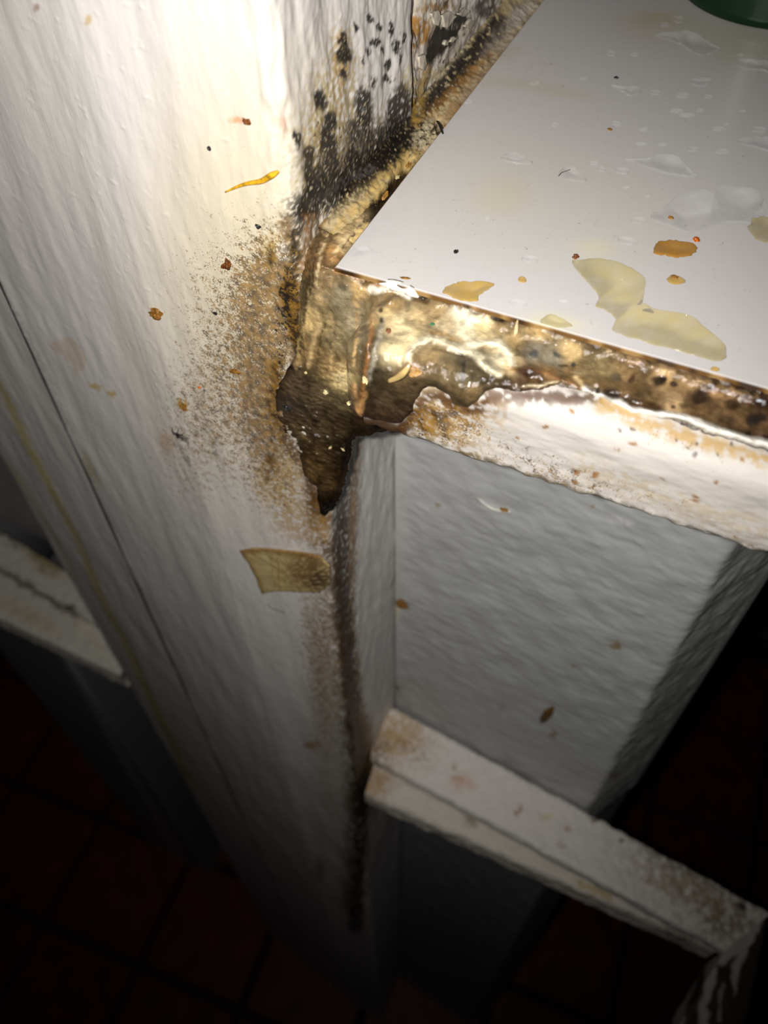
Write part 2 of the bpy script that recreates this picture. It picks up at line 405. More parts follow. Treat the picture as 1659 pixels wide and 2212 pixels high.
# strip of side face below the worktop
pp.stroke([(770, 945), (762, 1080), (752, 1300), (770, 1500), (795, 1660)], 30, (140, 106, 52), .9, .8, grit=.35)
pp.stroke([(738, 1060), (735, 1180), (745, 1330), (762, 1500), (780, 1640), (778, 1800), (768, 2000)], 36, (60, 43, 24), .96, .7, grit=.2)
pp.blob(738, 1030, 14, 60, (128, 124, 122), .6, soft=.8)
for b in ((600, 650, 80, 170, .85), (540, 640, 140, 200, .34), (575, 890, 62, 160, .62), (480, 880, 110, 200, .34), (615, 1060, 80, 140, .58), (690, 1400, 60, 300, .55), (520, 260, 130, 170, .30),
          (430, 900, 140, 260, .40), (710, 1620, 60, 260, .5), (380, 1080, 110, 220, .28), (450, 560, 180, 160, .25), (620, 1350, 100, 150, .35), (350, 560, 200, 500, .12)):
    pp.add('dirt', *b[:4], b[4])
for b in ((618, 640, 22, 80, .8), (600, 760, 40, 70, .5), (690, 400, 60, 90, .6), (800, 300, 80, 80, .5), (590, 560, 18, 20, .4), (700, 250, 40, 90, .4), (570, 1010, 50, 50, .3)):
    pp.add('mold', *b[:4], b[4])
pp.dirt *= .85
pp.dirt *= np.where(P0[..., 0].ravel() > -100, 1, .4)
incr = ((P0[..., 0] < -114.05) & (P0[..., 0] > -115.3)).ravel(); pp.c[incr] = lin((50, 44, 40))  # notch coloured dark, standing in for shade inside the crack
post = thing('painted_post', (-80, 50, FZ), 'white painted post with a brown mouldy corner beside the worktop', 'post')
polys = [tuple(range(nc)), tuple((nr - 1) * nc + i for i in range(nc))[::-1]]
make_mesh('post_body', P.reshape(-1, 3), gridq(nr, nc, True), polys, M_POST, post, attrs=pp.attrs())

# torn scrap on the front of the post
def flat_patch(name, pts_px, axis, val, thick, mat, parent, lift, seed=0, sub=1, attrs_fn=None, wave=0.0):
    """closed thin solid whose outline lies on a plane; pts in photo pixels"""
    pts = np.array([at(x, y, axis, val) for x, y in pts_px])
    # refine + roughen the outline
    out = []
    n = len(pts)
    for i in range(n):
        a, b = pts[i], pts[(i + 1) % n]; k = max(1, int(np.linalg.norm(b - a) / .6))
        for j in range(k): out.append(a + (b - a) * j / k)
    out = np.array(out); cen = out.mean(0)
    out += np.stack([fbm(out, 1.2, 2, seed + s) for s in (1, 2, 3)], 1) * .25 * np.array([0 if i == axis else 1 for i in range(3)])
    nrm_ = np.zeros(3); nrm_[axis] = lift
    rings = []
    for s, hgt in [(1.0, -.3), (1.0, thick * .6)] + [(s__, thick) for s__ in np.linspace(.95, .04, 16)]:
        R = cen + (out - cen) * s + nrm_ * hgt
        if wave and s < 1.01 and hgt > 0: R = R + nrm_ * (wave * fbm(R, 4, 2, seed + 5))[:, None]
        rings.append(R)
    m_ = len(out); V = np.concatenate(rings)
    F = gridq(len(rings), m_, True)
    return make_mesh(name, V, F, [tuple(range(m_))[::-1], tuple((len(rings) - 1) * m_ + i for i in range(m_))], mat, parent, attrs=attrs_fn(V) if attrs_fn else None)
scrap_m = grime_mat('peeled_tape', .55, .2, .2, (1, 1, .15), 500)
def scrap_paint(V_):
    p = Paint(V_, (186, 164, 116), warp=4, wsize=2, seed=15)
    p.stroke([(519, 1190), (536, 1215), (552, 1245), (566, 1282)], 14, (150, 122, 66), .8, .8)
    p.stroke([(519, 1190), (590, 1188), (690, 1202)], 14, (128, 92, 44), .8, .9); p.stroke([(570, 1200), (580, 1275)], 14, (188, 172, 128), .7, .9)
    p.blob(665, 1235, 50, 46, (110, 78, 44), .85, soft=.7, grit=.4); p.blob(690, 1255, 30, 24, (60, 44, 28), .8, soft=.7, grit=.3)
    p.stroke([(600, 1195), (605, 1275)], 3, (140, 112, 66), .7); p.stroke([(585, 1195), (592, 1275)], 2, (120, 94, 52), .6)
    p.dirt += .2; return p.attrs()
sc = flat_patch('peeled_patch', [(519, 1190), (545, 1184), (590, 1186), (640, 1192), (690, 1200), (712, 1222), (712, 1262), (690, 1280), (640, 1278), (600, 1276), (566, 1282), (552, 1245), (536, 1215)],
           1, -0.55, .3, scrap_m, post, -1, 3, attrs_fn=scrap_paint, wave=.25)
sc['label'] = 'torn beige scrap of peeled coating on the post'

def wall_paint(p):
    p.blob(940, 60, 60, 90, (190, 178, 150), .6, soft=.7, grit=.5)
    p.poly([(918, 150), (925, 100), (948, 45), (985, 28), (1012, 35), (1018, 52), (985, 90), (945, 125)], (26, 19, 16), .97, 5)
    p.blob(915, 66, 20, 32, (164, 116, 44), .92, -10, soft=.4, grit=.3); p.blob(905, 100, 12, 20, (150, 110, 56), .8, soft=.5, grit=.3)
    p.blob(950, 14, 36, 14, (158, 116, 56), .85, -10, soft=.5, grit=.35); p.blob(958, 10, 8, 8, (50, 40, 32), .8)
    p.blob(958, 45, 34, 11, (214, 206, 190), .9, 20, soft=.4, grit=.25); p.blob(935, 38, 8, 14, (216, 206, 186), .85)
    p.blob(1050, 15, 30, 26, (60, 48, 40), .85, -30, soft=.5, grit=.4); p.blob(1015, 60, 34, 12, (208, 198, 180), .85, -55, soft=.5, grit=.4)
    p.stroke([(1010, 100), (960, 150), (915, 178)], 24, (204, 190, 158), .9, .6, grit=.4)
    p.stroke([(1075, 55), (1035, 100), (985, 160), (935, 215), (890, 250)], 46, (34, 31, 34), .95, .5, grit=.25)
    p.stroke([(1060, 120), (1010, 160), (960, 215), (905, 270)], 22, (150, 108, 56), .7, .8, grit=.4)
    p.stroke([(1120, 20), (1085, 70), (1050, 120)], 34, (150, 142, 134), .7, .8, grit=.5)
    p.stroke([(925, 150), (905, 200), (900, 260)], 26, (160, 128, 62), .8, .7, grit=.4)
    p.blob(905, 135, 10, 16, (222, 212, 204), .9); p.blob(961, 91, 5, 5, (220, 216, 210), .95, soft=.2); p.blob(975, 84, 8, 4, (220, 216, 210), .95, -35, soft=.2)
    p.blob(1130, 30, 40, 16, (196, 190, 186), .6, -50)

C_FLK = plain('flaking_paint', (196, 188, 172), .5, var=.14, scale=500)
# ================================================================== SIDE WALL beyond the post (mouldy, peeling)
zc = np.concatenate([[700, 400, 200, 110], np.arange(70, -22, -.42), [-60, -200, -600, FZ]])
yc = np.concatenate([np.arange(58.2, 250, .5), [255, 300, 500, 759]])
YY, ZZ = np.meshgrid(yc, zc)
Wf = np.stack([np.full_like(YY, SX - .6), YY, ZZ], -1)
hw = .8 * fbm(Wf, 9, 3, 2.0) + .35 * fbm(Wf, 2.0, 3, 6.0)
gap = np.exp(-((YY - 58) / 3.0) ** 2) * sst(14, 26, ZZ) * 5.0
Wd = Wf.copy(); Wd[..., 0] += hw - gap
pw = Paint(Wf, (206, 200, 194), warp=9, wsize=2.4, seed=2)
side_paint(pw)
wall_paint(pw)
pw.add('dirt', 980, 150, 90, 140, .45); pw.add('mold', 960, 160, 80, 110, .55); pw.add('dirt', 1080, 60, 60, 60, .3)
nW = len(zc); mW = len(yc)
Wb = Wd.copy(); back = Wd.reshape(-1, 3).copy(); back[:, 0] = -40
rim = np.concatenate([np.arange(mW), np.arange(1, nW) * mW + mW - 1, (nW - 1) * mW + np.arange(mW - 2, -1, -1), np.arange(nW - 2, 0, -1) * mW])
V = np.concatenate([Wd.reshape(-1, 3), back[rim]])
nb = nW * mW; k = len(rim)
rq = np.stack([rim, nb + np.arange(k), nb + (np.arange(k) + 1) % k, np.roll(rim, -1)], 1)
at_ = pw.attrs(); at_ = {kk: np.concatenate([a, a[rim]]) for kk, a in at_.items()}
wl = make_mesh('wall_left', V, np.concatenate([gridq(nW, mW)[:, ::-1], rq]), [tuple(nb + np.arange(k))], M_SIDE, origin=(SX, 60, FZ), attrs=at_)
tag(wl, 'mouldy peeling side wall behind the post along the worktop edge', 'wall', kind='structure')

for i_, pts_ in enumerate(([(936, 52), (930, 30), (944, 22), (950, 40), (944, 56)], [(955, 58), (952, 34), (968, 24), (984, 34), (976, 46), (966, 60)], [(1002, 58), (1012, 40), (1024, 46), (1016, 62)], [(905, 146), (903, 124), (914, 116), (919, 136), (914, 152)],
                            [(986, 30), (1002, 18), (1014, 24), (1000, 36)], [(957, 95), (960, 87), (966, 89), (964, 97)], [(970, 90), (978, 79), (984, 82), (976, 90)])):
    flat_patch('paint_flake', pts_, 0, SX - .1, .45, C_FLK, wl, 1, 40 + i_, wave=.3)
# ================================================================== rounded bar builder
def bar(A, B, profile, step, disp, name, mat, parent, paint, cap=True, skip=None):
    """closed profile (offset vectors n,3) swept from A to B"""
    A, B = np.asarray(A, float), np.asarray(B, float); L = np.linalg.norm(B - A); n = max(2, int(L / step) + 1)
    t = np.linspace(0, 1, n)
    Pb = (A + (B - A) * t[:, None])[:, None, :] + np.asarray(profile)[None]
    nb_ = gnormals(Pb, True)
    cen = Pb.mean(1, keepdims=True)
    if ((Pb - cen) * nb_).sum() < 0: nb_ = -nb_
    Pd = Pb + nb_ * disp(Pb)[..., None]
    at2 = paint(Pb)
    m_ = Pb.shape[1]
    Q = gridq(n, m_, True)
    # orientation
    return make_mesh(name, Pd.reshape(-1, 3), Q[:, ::-1], [tuple(range(m_)), tuple((n - 1) * m_ + i for i in range(m_))[::-1]], mat, parent, attrs=at2)
def rrect(y0, y1, z0, z1, rads, n=6, dense=.5):
    """rounded rectangle in (Y,Z), radii for corners (y0,z1) (y1,z1) (y1,z0) (y0,z0), resampled"""
    cs = [((y0, z1), rads[0], 180, 90, (1, -1)), ((y1, z1), rads[1], 90, 0, (-1, -1)), ((y1, z0), rads[2], 0, -90, (-1, 1)), ((y0, z0), rads[3], -90, -180, (1, 1))]
    pts = []
    for (cy_, cz_), r, a0, a1, (sy, sz) in cs:
        r = max(r, .05); a = np.radians(np.linspace(a0, a1, n)); pts.append(np.stack([cy_ + sy * r + r * np.cos(a), cz_ + sz * r + r * np.sin(a)], 1))
    pts = np.concatenate(pts); cl = np.concatenate([pts, pts[:1]]); d = np.concatenate([[0], np.cumsum(np.linalg.norm(np.diff(cl, axis=0), axis=1))])
    m_ = int(d[-1] / dense); s = np.linspace(0, d[-1], m_, endpoint=False)
    return np.stack([np.zeros(m_), np.interp(s, d, cl[:, 0]), np.interp(s, d, cl[:, 1])], 1)

# ------------------------------------------------------------------ front rail under the worktop edge
crail = thing('counter_rail', (110, -2, -23), 'white painted timber rail under the front edge of the worktop', 'rail')
def rail_paint(Pb):
    p = Paint(Pb, (192, 187, 182), warp=7, wsize=2.2, seed=3)
    p.blob(930, 880, 150, 70, (184, 158, 108), .65, 15, soft=.7, grit=.5)
    p.blob(1010, 880, 90, 34, (140, 102, 50), .65, 0, soft=.7, grit=.45)
    p.stroke([(800, 930), (860, 935), (900, 905), (915, 860), (950, 855), (990, 885), (1040, 878), (1060, 855), (1120, 855), (1200, 860), (1290, 862)], 30, (78, 48, 22), .85, .8, grit=.35)
    p.blob(925, 905, 24, 26, (104, 74, 36), .8, soft=.5, grit=.35); p.blob(915, 925, 14, 20, (104, 74, 40), .7, soft=.5, grit=.3)
    p.blob(960, 945, 80, 30, (140, 112, 68), .65, 20, soft=.8, grit=.5)
    p.stroke([(880, 952), (1010, 992), (1180, 1045), (1300, 1085), (1480, 1150), (1660, 1205)], 30, (104, 90, 66), .85, .9, grit=.4)
    p.blob(1010, 985, 70, 14, (120, 100, 60), .6, 17, soft=.7, grit=.4)
    p.stroke([(1260, 1010), (1400, 1060), (1560, 1120), (1660, 1150)], 60, (176, 158, 126), .5, .9, grit=.5)
    p.stroke([(1300, 870), (1420, 925), (1540, 960), (1660, 995)], 38, (180, 146, 84), .8, .8, grit=.45)
    for (x, y, r) in ((1235, 893, 8), (1175, 922, 7), (1245, 1025, 8), (1285, 1030, 9), (1365, 960, 9), (1330, 970, 6), (1500, 1075, 9), (1432, 1035, 5), (1550, 1040, 7), (1240, 1045, 7), (1120, 945, 6), (1600, 990, 9), (1620, 1000, 8), (1590, 1160, 6)):
        p.blob(x, y, r, r * .7, (140, 96, 46), .9, 15, soft=.5, grit=.25)
    for (x, y, r) in ((1369, 928, 5), (1551, 982, 4), (1340, 930, 3), (1460, 950, 4), (1500, 985, 5), (1483, 965, 3), (1505, 958, 4), (1580, 955, 4)):
        p.blob(x, y, r, r, (60, 48, 44), .9, soft=.4)
    for b in ((920, 920, 90, 60, .6), (1000, 900, 120, 50, .5), (1250, 1050, 200, 60, .38), (1500, 1100, 200, 80, .35), (1450, 950, 200, 40, .5), (1150, 1000, 150, 50, .35)): p.add('dirt', *b[:4], b[4], 17)
    for b in ((900, 920, 60, 50, .4), (1500, 960, 120, 30, .3)): p.add('mold', *b[:4], b[4], 15)
    p.dirt *= 1.05
    p.blob(800, 918, 80, 24, (58, 38, 18), .98, 8, soft=.5); p.stroke([(780, 925), (860, 928), (893, 895)], 18, (70, 46, 24), .9, .7)
    return p.attrs()
rp = rrect(-15.6, 11, -23.2, -3.4, (5.0, .6, 1, 2.0), 8, .33)
bar((13.0, 0, 0), (330, 0, 0), rp, .36, lambda Q: .5 * fbm(Q * np.array([.4, 1, 1]), 9, 2, 3.3) + .13 * fbm(Q * np.array([.45, 1, 1]), 2.4, 3, 8.8) + .5 * np.exp(-((Q[..., 2] + 22.5) / 1.5) ** 2) * fbm(Q, 3.5, 2, 2.2),
    'rail_body', M_RAIL, crail, rail_paint)

# ================================================================== WORKTOP
xs = np.concatenate([np.linspace(0.35, 175, 150), [190, 230, 300, 420]]); ys = np.concatenate([np.linspace(.35, 260, 180), [290, 330, 400]])
XX, YY = np.meshgrid(xs, ys); Tp = np.stack([XX, YY, np.zeros_like(XX)], -1)
pt = Paint(Tp, (204, 201, 202), warp=14, wsize=14, seed=4)
pt.blob(1200, 430, 260, 110, (206, 200, 180), .28, 10, soft=.8); pt.blob(1450, 60, 120, 40, (190, 184, 150), .35, soft=.8); pt.blob(1620, 100, 90, 40, (184, 180, 140), .4, soft=.8)
pt.blob(1080, 420, 60, 40, (206, 196, 160), .35, soft=.8); pt.blob(1150, 190, 120, 14, (196, 188, 140), .35, 8, soft=.8); pt.blob(1280, 540, 40, 20, (226, 220, 160), .3, soft=.8)
pt.blob(1200, 700, 60, 20, (232, 226, 150), .3, 10, soft=.8); pt.blob(1420, 45, 50, 14, (190, 176, 130), .4, soft=.7); pt.blob(1090, 110, 40, 20, (190, 170, 130), .3, soft=.8)
pt.dirt += .30; pt.add('dirt', 1130, 130, 120, 40, .12); pt.add('dirt', 1180, 480, 200, 60, .05)
pt.wet += .6
nY, nX = XX.shape
lower = [(0, 0, -.5), (0, 0, -2.6)]
rim = np.concatenate([np.arange(nX), np.arange(1, nY) * nX + nX - 1, (nY - 1) * nX + np.arange(nX - 2, -1, -1), np.arange(nY - 2, 0, -1) * nX])
Rv = Tp.reshape(-1, 3)[rim]; out1 = Rv.copy()
out1[:, 0] = np.where(out1[:, 0] < 1, 0, out1[:, 0]); out1[:, 1] = np.where(out1[:, 1] < 1, 0, out1[:, 1])
r1 = out1 + np.array([0, 0, -.3]); r2 = out1 + np.array([0, 0, -1.1])
k = len(rim); nb = nX * nY
V = np.concatenate([Tp.reshape(-1, 3), r1, r2]); ar = np.arange(k); ar1 = (ar + 1) % k
Q = np.concatenate([gridq(nY, nX), np.stack([rim, nb + ar, nb + ar1, rim[ar1]], 1), np.stack([nb + ar, nb + k + ar, nb + k + ar1, nb + ar1], 1)])
at_ = {kk: np.concatenate([a, a[rim], a[rim]]) for kk, a in pt.attrs().items()}
nse = fbm(out1, 5, 3, 3.0)[:, None]
rimc = np.where(nse > .25, lin((150, 120, 76)), np.where(nse > -.2, lin((104, 74, 38)), lin((60, 42, 26))))
for q_ in (nb, nb + k): at_['Col'][q_:q_ + k, :3] = rimc
wt = thing('worktop', (100, 120, -1.1), 'white wet plastic worktop with a sharp corner against the post', 'worktop')
make_mesh('worktop_sheet', V, Q, [tuple(nb + k + ar)[::-1]], M_WORK, wt, attrs=at_, smooth=False)
solid_box('worktop_core', (6, 12, -5.5), (415, 395, -1.1), plain('core_board', (150, 120, 80), .7), wt)

# ================================================================== PIER under the worktop
th = math.radians(-6.5); XD = np.array([math.cos(th), math.sin(th), 0.0]); YD = np.array([-XD[1], XD[0], 0.0])
PO = np.array([SX, 44.0, 0.0])                    # pier front left edge
c2 = at(1575, 1190, 1, 36.0)                      # front right arris
PW = (c2 - PO) @ XD
def pier_prof(w, sp=(16, 34), depth=92):
    a = PO[:2] + XD[:2] * -2; 
    f = lambda u, v: PO[:2] + XD[:2] * u + YD[:2] * v
    pr = [seg(f(.6, 0), f(w - 2.5, 0), 170)]
    e = f(w + sp[0], sp[1]); cpt = f(w, 0)
    t = np.linspace(0, 1, 10, endpoint=False)[:, None]
    p0 = f(w - 2.5, 0); p2 = cpt + (e - cpt) / np.linalg.norm(e - cpt) * 2.5
    pr.append((1 - t) ** 2 * p0 + 2 * t * (1 - t) * cpt + t * t * p2)
    pr.append(seg(p2, e, 40)); pr.append(seg(e, f(w + sp[0], depth), 8)); pr.append(seg(f(w + sp[0], depth), f(.6, depth), 10)); pr.append(seg(f(.6, depth), f(.6, 0), 8))
    return np.concatenate(pr)
pier = thing('pier', (50, 80, FZ), 'lumpy light grey painted pier below the worktop, right of the post', 'pier')
def zpier(y): return at(1000, y, 1, 40)[2]
ztop, zmid = -5.6, at(830, 1560, 1, 42)[2]
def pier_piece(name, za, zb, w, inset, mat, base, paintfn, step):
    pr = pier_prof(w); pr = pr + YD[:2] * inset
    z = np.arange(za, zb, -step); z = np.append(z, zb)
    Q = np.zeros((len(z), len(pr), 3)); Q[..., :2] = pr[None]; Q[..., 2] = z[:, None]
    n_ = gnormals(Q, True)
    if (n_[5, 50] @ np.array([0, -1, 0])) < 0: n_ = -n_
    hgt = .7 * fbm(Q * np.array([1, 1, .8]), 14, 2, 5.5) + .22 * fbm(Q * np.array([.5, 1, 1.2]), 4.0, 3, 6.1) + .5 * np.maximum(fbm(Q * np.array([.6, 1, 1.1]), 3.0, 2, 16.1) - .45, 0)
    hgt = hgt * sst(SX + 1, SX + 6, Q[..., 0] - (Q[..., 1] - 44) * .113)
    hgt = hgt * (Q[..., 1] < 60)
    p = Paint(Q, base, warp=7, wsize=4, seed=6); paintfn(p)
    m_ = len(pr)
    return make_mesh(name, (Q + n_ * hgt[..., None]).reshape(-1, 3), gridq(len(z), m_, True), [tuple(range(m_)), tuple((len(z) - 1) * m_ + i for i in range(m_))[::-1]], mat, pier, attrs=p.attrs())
def pier_upper(p):
    p.stroke([(855, 960), (856, 1100), (850, 1300), (835, 1450)], 40, (206, 206, 200), .5, .9)  # first stroke: soft light along the rounded concave corner, painted in
    p.stroke([(790, 960), (780, 1200), (800, 1500)], 40, (160, 146, 110), .5, .9, grit=.5)
    for (x, y, rx, ry, a) in ((1330, 1395, 15, 12, .8), (1195, 1585, 8, 9, .8), (1085, 1525, 5, 12, .6), (1240, 1435, 6, 6, .7), (947, 1092, 7, 4, .8), (1300, 1250, 6, 5, .3), (868, 1075, 8, 6, .5), (1280, 1096, 9, 4, .6), (960, 1010, 5, 5, .5), (1325, 1675, 12, 8, .7), (1180, 1640, 16, 8, .3)):
        p.blob(x, y, rx, ry, (150, 116, 52), a, soft=.6, grit=.2)
    p.blob(850, 1320, 14, 22, (222, 218, 190), .8, 10)
    p.stroke([(830, 1470), (960, 1560), (1120, 1680)], 60, (150, 150, 150), .35, .9, grit=.6)  # grey band: shading gradient above the lower rail, put into the colour
    p.blob(860, 1490, 30, 20, (150, 134, 100), .5, soft=.8, grit=.4); p.blob(855, 1487, 8, 6, (60, 52, 40), .8)
    p.blob(1345, 1125, 34, 12, (226, 226, 228), .6, 12, soft=.6, grit=.5)
    p.add('dirt', 1050, 1400, 300, 200, .12); p.add('dirt', 1150, 1700, 160, 60, .2)
pier_piece('pier_body', ztop, zmid, PW, 0, M_PIER, (192, 194, 195), pier_upper, .8)
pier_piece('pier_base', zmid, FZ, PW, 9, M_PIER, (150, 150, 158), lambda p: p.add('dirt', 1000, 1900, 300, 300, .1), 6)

# ================================================================== LOWER RAIL (two boards, crack between)
def board(name, back0, back1, front0, front1, thick, mat, parent, paintfn, step=.7, rad=2.0, seed=0, disp=.6, drop=0.0):
    """horizontal board: four top corners (mm, same height), rounded arrises"""
    b0, b1, f0, f1 = [np.asarray(v, float) for v in (back0, back1, front0, front1)]
    n = int(np.linalg.norm(b1 - b0) / step) + 2; t = np.linspace(0, 1, n)[:, None]
    bb = b0 + (b1 - b0) * t; ff = f0 + (f1 - f0) * t
    w = np.linalg.norm(ff - bb, axis=1)
    pr = rrect(0, 1, -1, 0, (.001,) * 4, 3, .02)   # template only for count
    W = np.mean(w); tpl = rrect(0, W, -thick, 0, (rad, rad, rad, rad), 6, step)
    Pb = bb[:, None, :] + (ff - bb)[:, None, :] * (tpl[None, :, 1:2] / W) + np.array([0, 0, 1.0]) * tpl[None, :, 2:3]
    nn = gnormals(Pb, True); cen = Pb.mean(1, keepdims=True)
    if ((Pb - cen) * nn).sum() < 0: nn = -nn
    hh = disp * (fbm(Pb, 8, 3, seed + .5) + .6 * fbm(Pb, 2.5, 2, seed + 7.5))
    p = paintfn(Pb); m_ = tpl.shape[0]
    return make_mesh(name, (Pb + nn * hh[..., None]).reshape(-1, 3), gridq(n, m_, True), [tuple(range(m_)), tuple((n - 1) * m_ + i for i in range(m_))[::-1]], mat, parent, attrs=p.attrs())
ZR = -290.0
tb0, tb1 = at(826, 1512, 2, ZR), at(1668, 1972, 2, ZR)
tf0, tf1 = at(800, 1636, 2, ZR), at(1566, 2054, 2, ZR)
srail = thing('shelf_rail', (80, 20, ZR - 26), 'dirty white shelf rail across the pier, below the worktop', 'rail')
def srp(Pb):
    p = Paint(Pb, (226, 221, 216), warp=8, wsize=4, seed=7)
    p.blob(850, 1590, 70, 70, (186, 150, 96), .8, 20, soft=.8, grit=.55, gs=2); p.blob(800, 1620, 40, 60, (96, 70, 40), .75, soft=.8, grit=.4)
    p.blob(815, 1500, 26, 30, (70, 54, 34), .7, soft=.7, grit=.4)
    for (x, y, rx, ry) in ((868, 1606, 14, 12), (985, 1660, 6, 10), (1210, 1824, 10, 7), (1120, 1750, 8, 16), (990, 1685, 14, 8), (1230, 1790, 10, 6), (1285, 1775, 6, 6), (1400, 1905, 14, 8)):
        p.blob(x, y, rx, ry, (150, 100, 60), .7, 20, soft=.6, grit=.3)
    p.blob(1000, 1690, 22, 16, (222, 180, 156), .6, soft=.6); p.blob(1180, 1765, 10, 8, (206, 198, 110), .5, soft=.7)
    p.blob(1500, 1930, 150, 50, (150, 130, 96), .6, 30, soft=.8, grit=.55, gs=2.5); p.blob(1560, 1985, 70, 50, (128, 108, 78), .7, soft=.8, grit=.5, gs=2.5)
    p.blob(1480, 1880, 120, 18, (110, 96, 72), .7, 30, soft=.8, grit=.5, gs=2)
    p.blob(1605, 1958, 14, 6, (30, 22, 18), .9, 35); p.blob(1340, 1815, 5, 4, (50, 36, 28), .9); p.blob(1288, 1772, 6, 5, (70, 46, 34), .9)
    for b in ((900, 1620, 120, 80, .6), (1250, 1800, 200, 80, .3), (1500, 1930, 160, 70, .6)): p.add('dirt', *b[:4], b[4], 28)
    p.add('mold', 860, 1600, 60, 60, .3); p.add('mold', 1500, 1930, 120, 60, .3)
    return p
board('top_board', tb0, tb1, tf0, tf1, 9, M_RAIL, srail, srp, .7, 2.2, 1)
g = np.array([0, 0, 1.0])
def srp2(Pb):
    p = Paint(Pb, (214, 208, 198), warp=8, wsize=4, seed=8)
    p.blob(810, 1690, 40, 40, (170, 130, 76), .8, soft=.7, grit=.5); p.blob(1020, 1765, 12, 18, (120, 96, 60), .7, 30, soft=.6)
    p.stroke([(1250, 1905), (1320, 1940)], 12, (190, 160, 90), .6); p.blob(1470, 2015, 40, 26, (96, 76, 56), .7, 25, soft=.7, grit=.4)
    p.add('dirt', 900, 1720, 150, 60, .4); p.add('dirt', 1300, 1920, 200, 50, .35); return p
ZS = ZR - 9.6
s0a, s1a = at(800, 1636, 2, ZR) + g * (ZS - ZR), at(1566, 2054, 2, ZR) + g * (ZS - ZR)
lb0, lb1 = at(788, 1714, 2, ZS), at(1500, 2032, 2, ZS)
board('front_strip', s0a - YD * -6, s1a - YD * -6, lb0, at(1545, 2056, 2, ZS), 16, M_RAIL, srail, srp2, .8, 3, 2)

# dark corner rail running forward from its end
crn = thing('corner_rail', (140, -40, ZR - 30), 'dark rail with streaks of white paint at the far right end of the shelf rail', 'rail')
def dkp(Pb):
    p = Paint(Pb, (52, 44, 38), warp=6, wsize=4, seed=9)
    p.poly([(1559, 2049), (1660, 1968), (1640, 2000), (1600, 2090), (1586, 2150), (1578, 2110), (1590, 2060), (1560, 2090), (1548, 2080), (1545, 2120), (1530, 2170), (1535, 2230), (1505, 2230), (1515, 2150), (1525, 2085), (1500, 2110)], (186, 174, 168), .95, 4)
    p.stroke([(1500, 2100), (1480, 2150), (1465, 2212)], 20, (178, 168, 164), .9, .5); p.stroke([(1560, 2130), (1552, 2200)], 9, (170, 160, 150), .8, .5)
    return p
k0, k1, k2, k3 = at(1661, 1976, 2, ZR), at(1600, 2290, 2, ZR), at(1563, 2056, 2, ZR), at(1425, 2290, 2, ZR)
board('corner_bar', k2, k3, k0, k1, 26, M_DARK, crn, dkp, .9, 1.5, 3, disp=.3)

# ================================================================== LEFT rails and pier behind the post
ZL = -372.0
lrail = thing('shelf_rail', (-260, 60, ZL - 22), 'dirty white double rail emerging left of the post', 'rail')
def lrp(Pb):
    p = Paint(Pb, (220, 215, 204), warp=10, wsize=5, seed=10)
    p.stroke([(-60, 1110), (60, 1170), (110, 1220)], 40, (96, 84, 56), .85, .8, grit=.4, gs=3)
    p.blob(100, 1215, 40, 18, (190, 172, 120), .6, 40, soft=.8); p.stroke([(-60, 1195), (60, 1265), (160, 1330)], 14, (90, 78, 60), .7, .9)
    p.blob(155, 1312, 10, 7, (40, 44, 26), .9); p.blob(60, 1330, 60, 14, (196, 176, 130), .5, 28, soft=.8)
    p.add('dirt', 60, 1250, 200, 150, .25); return p
a0, a1 = at(-260, 985, 2, ZL), at(240, 1290, 2, ZL); b0, b1 = at(-230, 1098, 2, ZL), at(215, 1352, 2, ZL)
def clampx(p, q, x):   # cut the line p-q at X = x
    t = (x - p[0]) / (q[0] - p[0]); return p + (q - p) * t
a1c, b1c = clampx(a0, a1, -187.8), clampx(b0, b1, -187.8)
board('top_board', a0, a1c, b0, b1c, 9, M_RAIL, lrail, lrp, 1.1, 3, 4)
c0 = at(-220, 1232, 2, ZL - 10); c1 = at(240, 1450, 2, ZL - 10); c1c = clampx(c0, c1, -187.8)
up_ = np.array([0, 0, -10.0]); 
board('front_strip', b0 + up_ + YD * 5, b1c + up_ + YD * 5, c0, c1c, 18, M_RAIL, lrail, lrp, 1.1, 3, 5)
# upper back rail stub: grey panel seen above left rail
lp = thing('pier', (-350, 100, FZ), 'dark grey pier in shadow under the left double rail', 'pier')
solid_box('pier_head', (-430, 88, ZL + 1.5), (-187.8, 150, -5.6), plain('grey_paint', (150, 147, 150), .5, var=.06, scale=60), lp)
e0 = at(124, 1392, 1, 60.0); e1 = at(0, 1500, 1, 60.0)
xr, xl = e0[0], e0[0] - 95
prl = np.concatenate([seg((xl, 60), (xr - 3, 60), 40), arc(xr - 3, 63, 3, -90, 0, 6), seg((xr, 64), (xr, 150), 12), seg((xr, 150), (xl, 150), 8), seg((xl, 150), (xl, 60), 8)])
zz = np.append(np.arange(ZL - 30, FZ, -6.0), FZ)
Q = np.zeros((len(zz), len(prl), 3)); Q[..., :2] = prl[None]; Q[..., 2] = zz[:, None]
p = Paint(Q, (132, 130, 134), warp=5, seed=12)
p.stroke([(124, 1392), (430, 1920)], 16, (200, 200, 204), .6, .8)  # pale line: highlight on the rounded arris, painted in
p.add('dirt', 150, 1600, 300, 300, .1)
make_mesh('pier_body', Q.reshape(-1, 3), gridq(len(zz), len(prl), True), [tuple(range(len(prl))), tuple((len(zz) - 1) * len(prl) + i for i in range(len(prl)))[::-1]], M_PIER, lp, attrs=p.attrs())

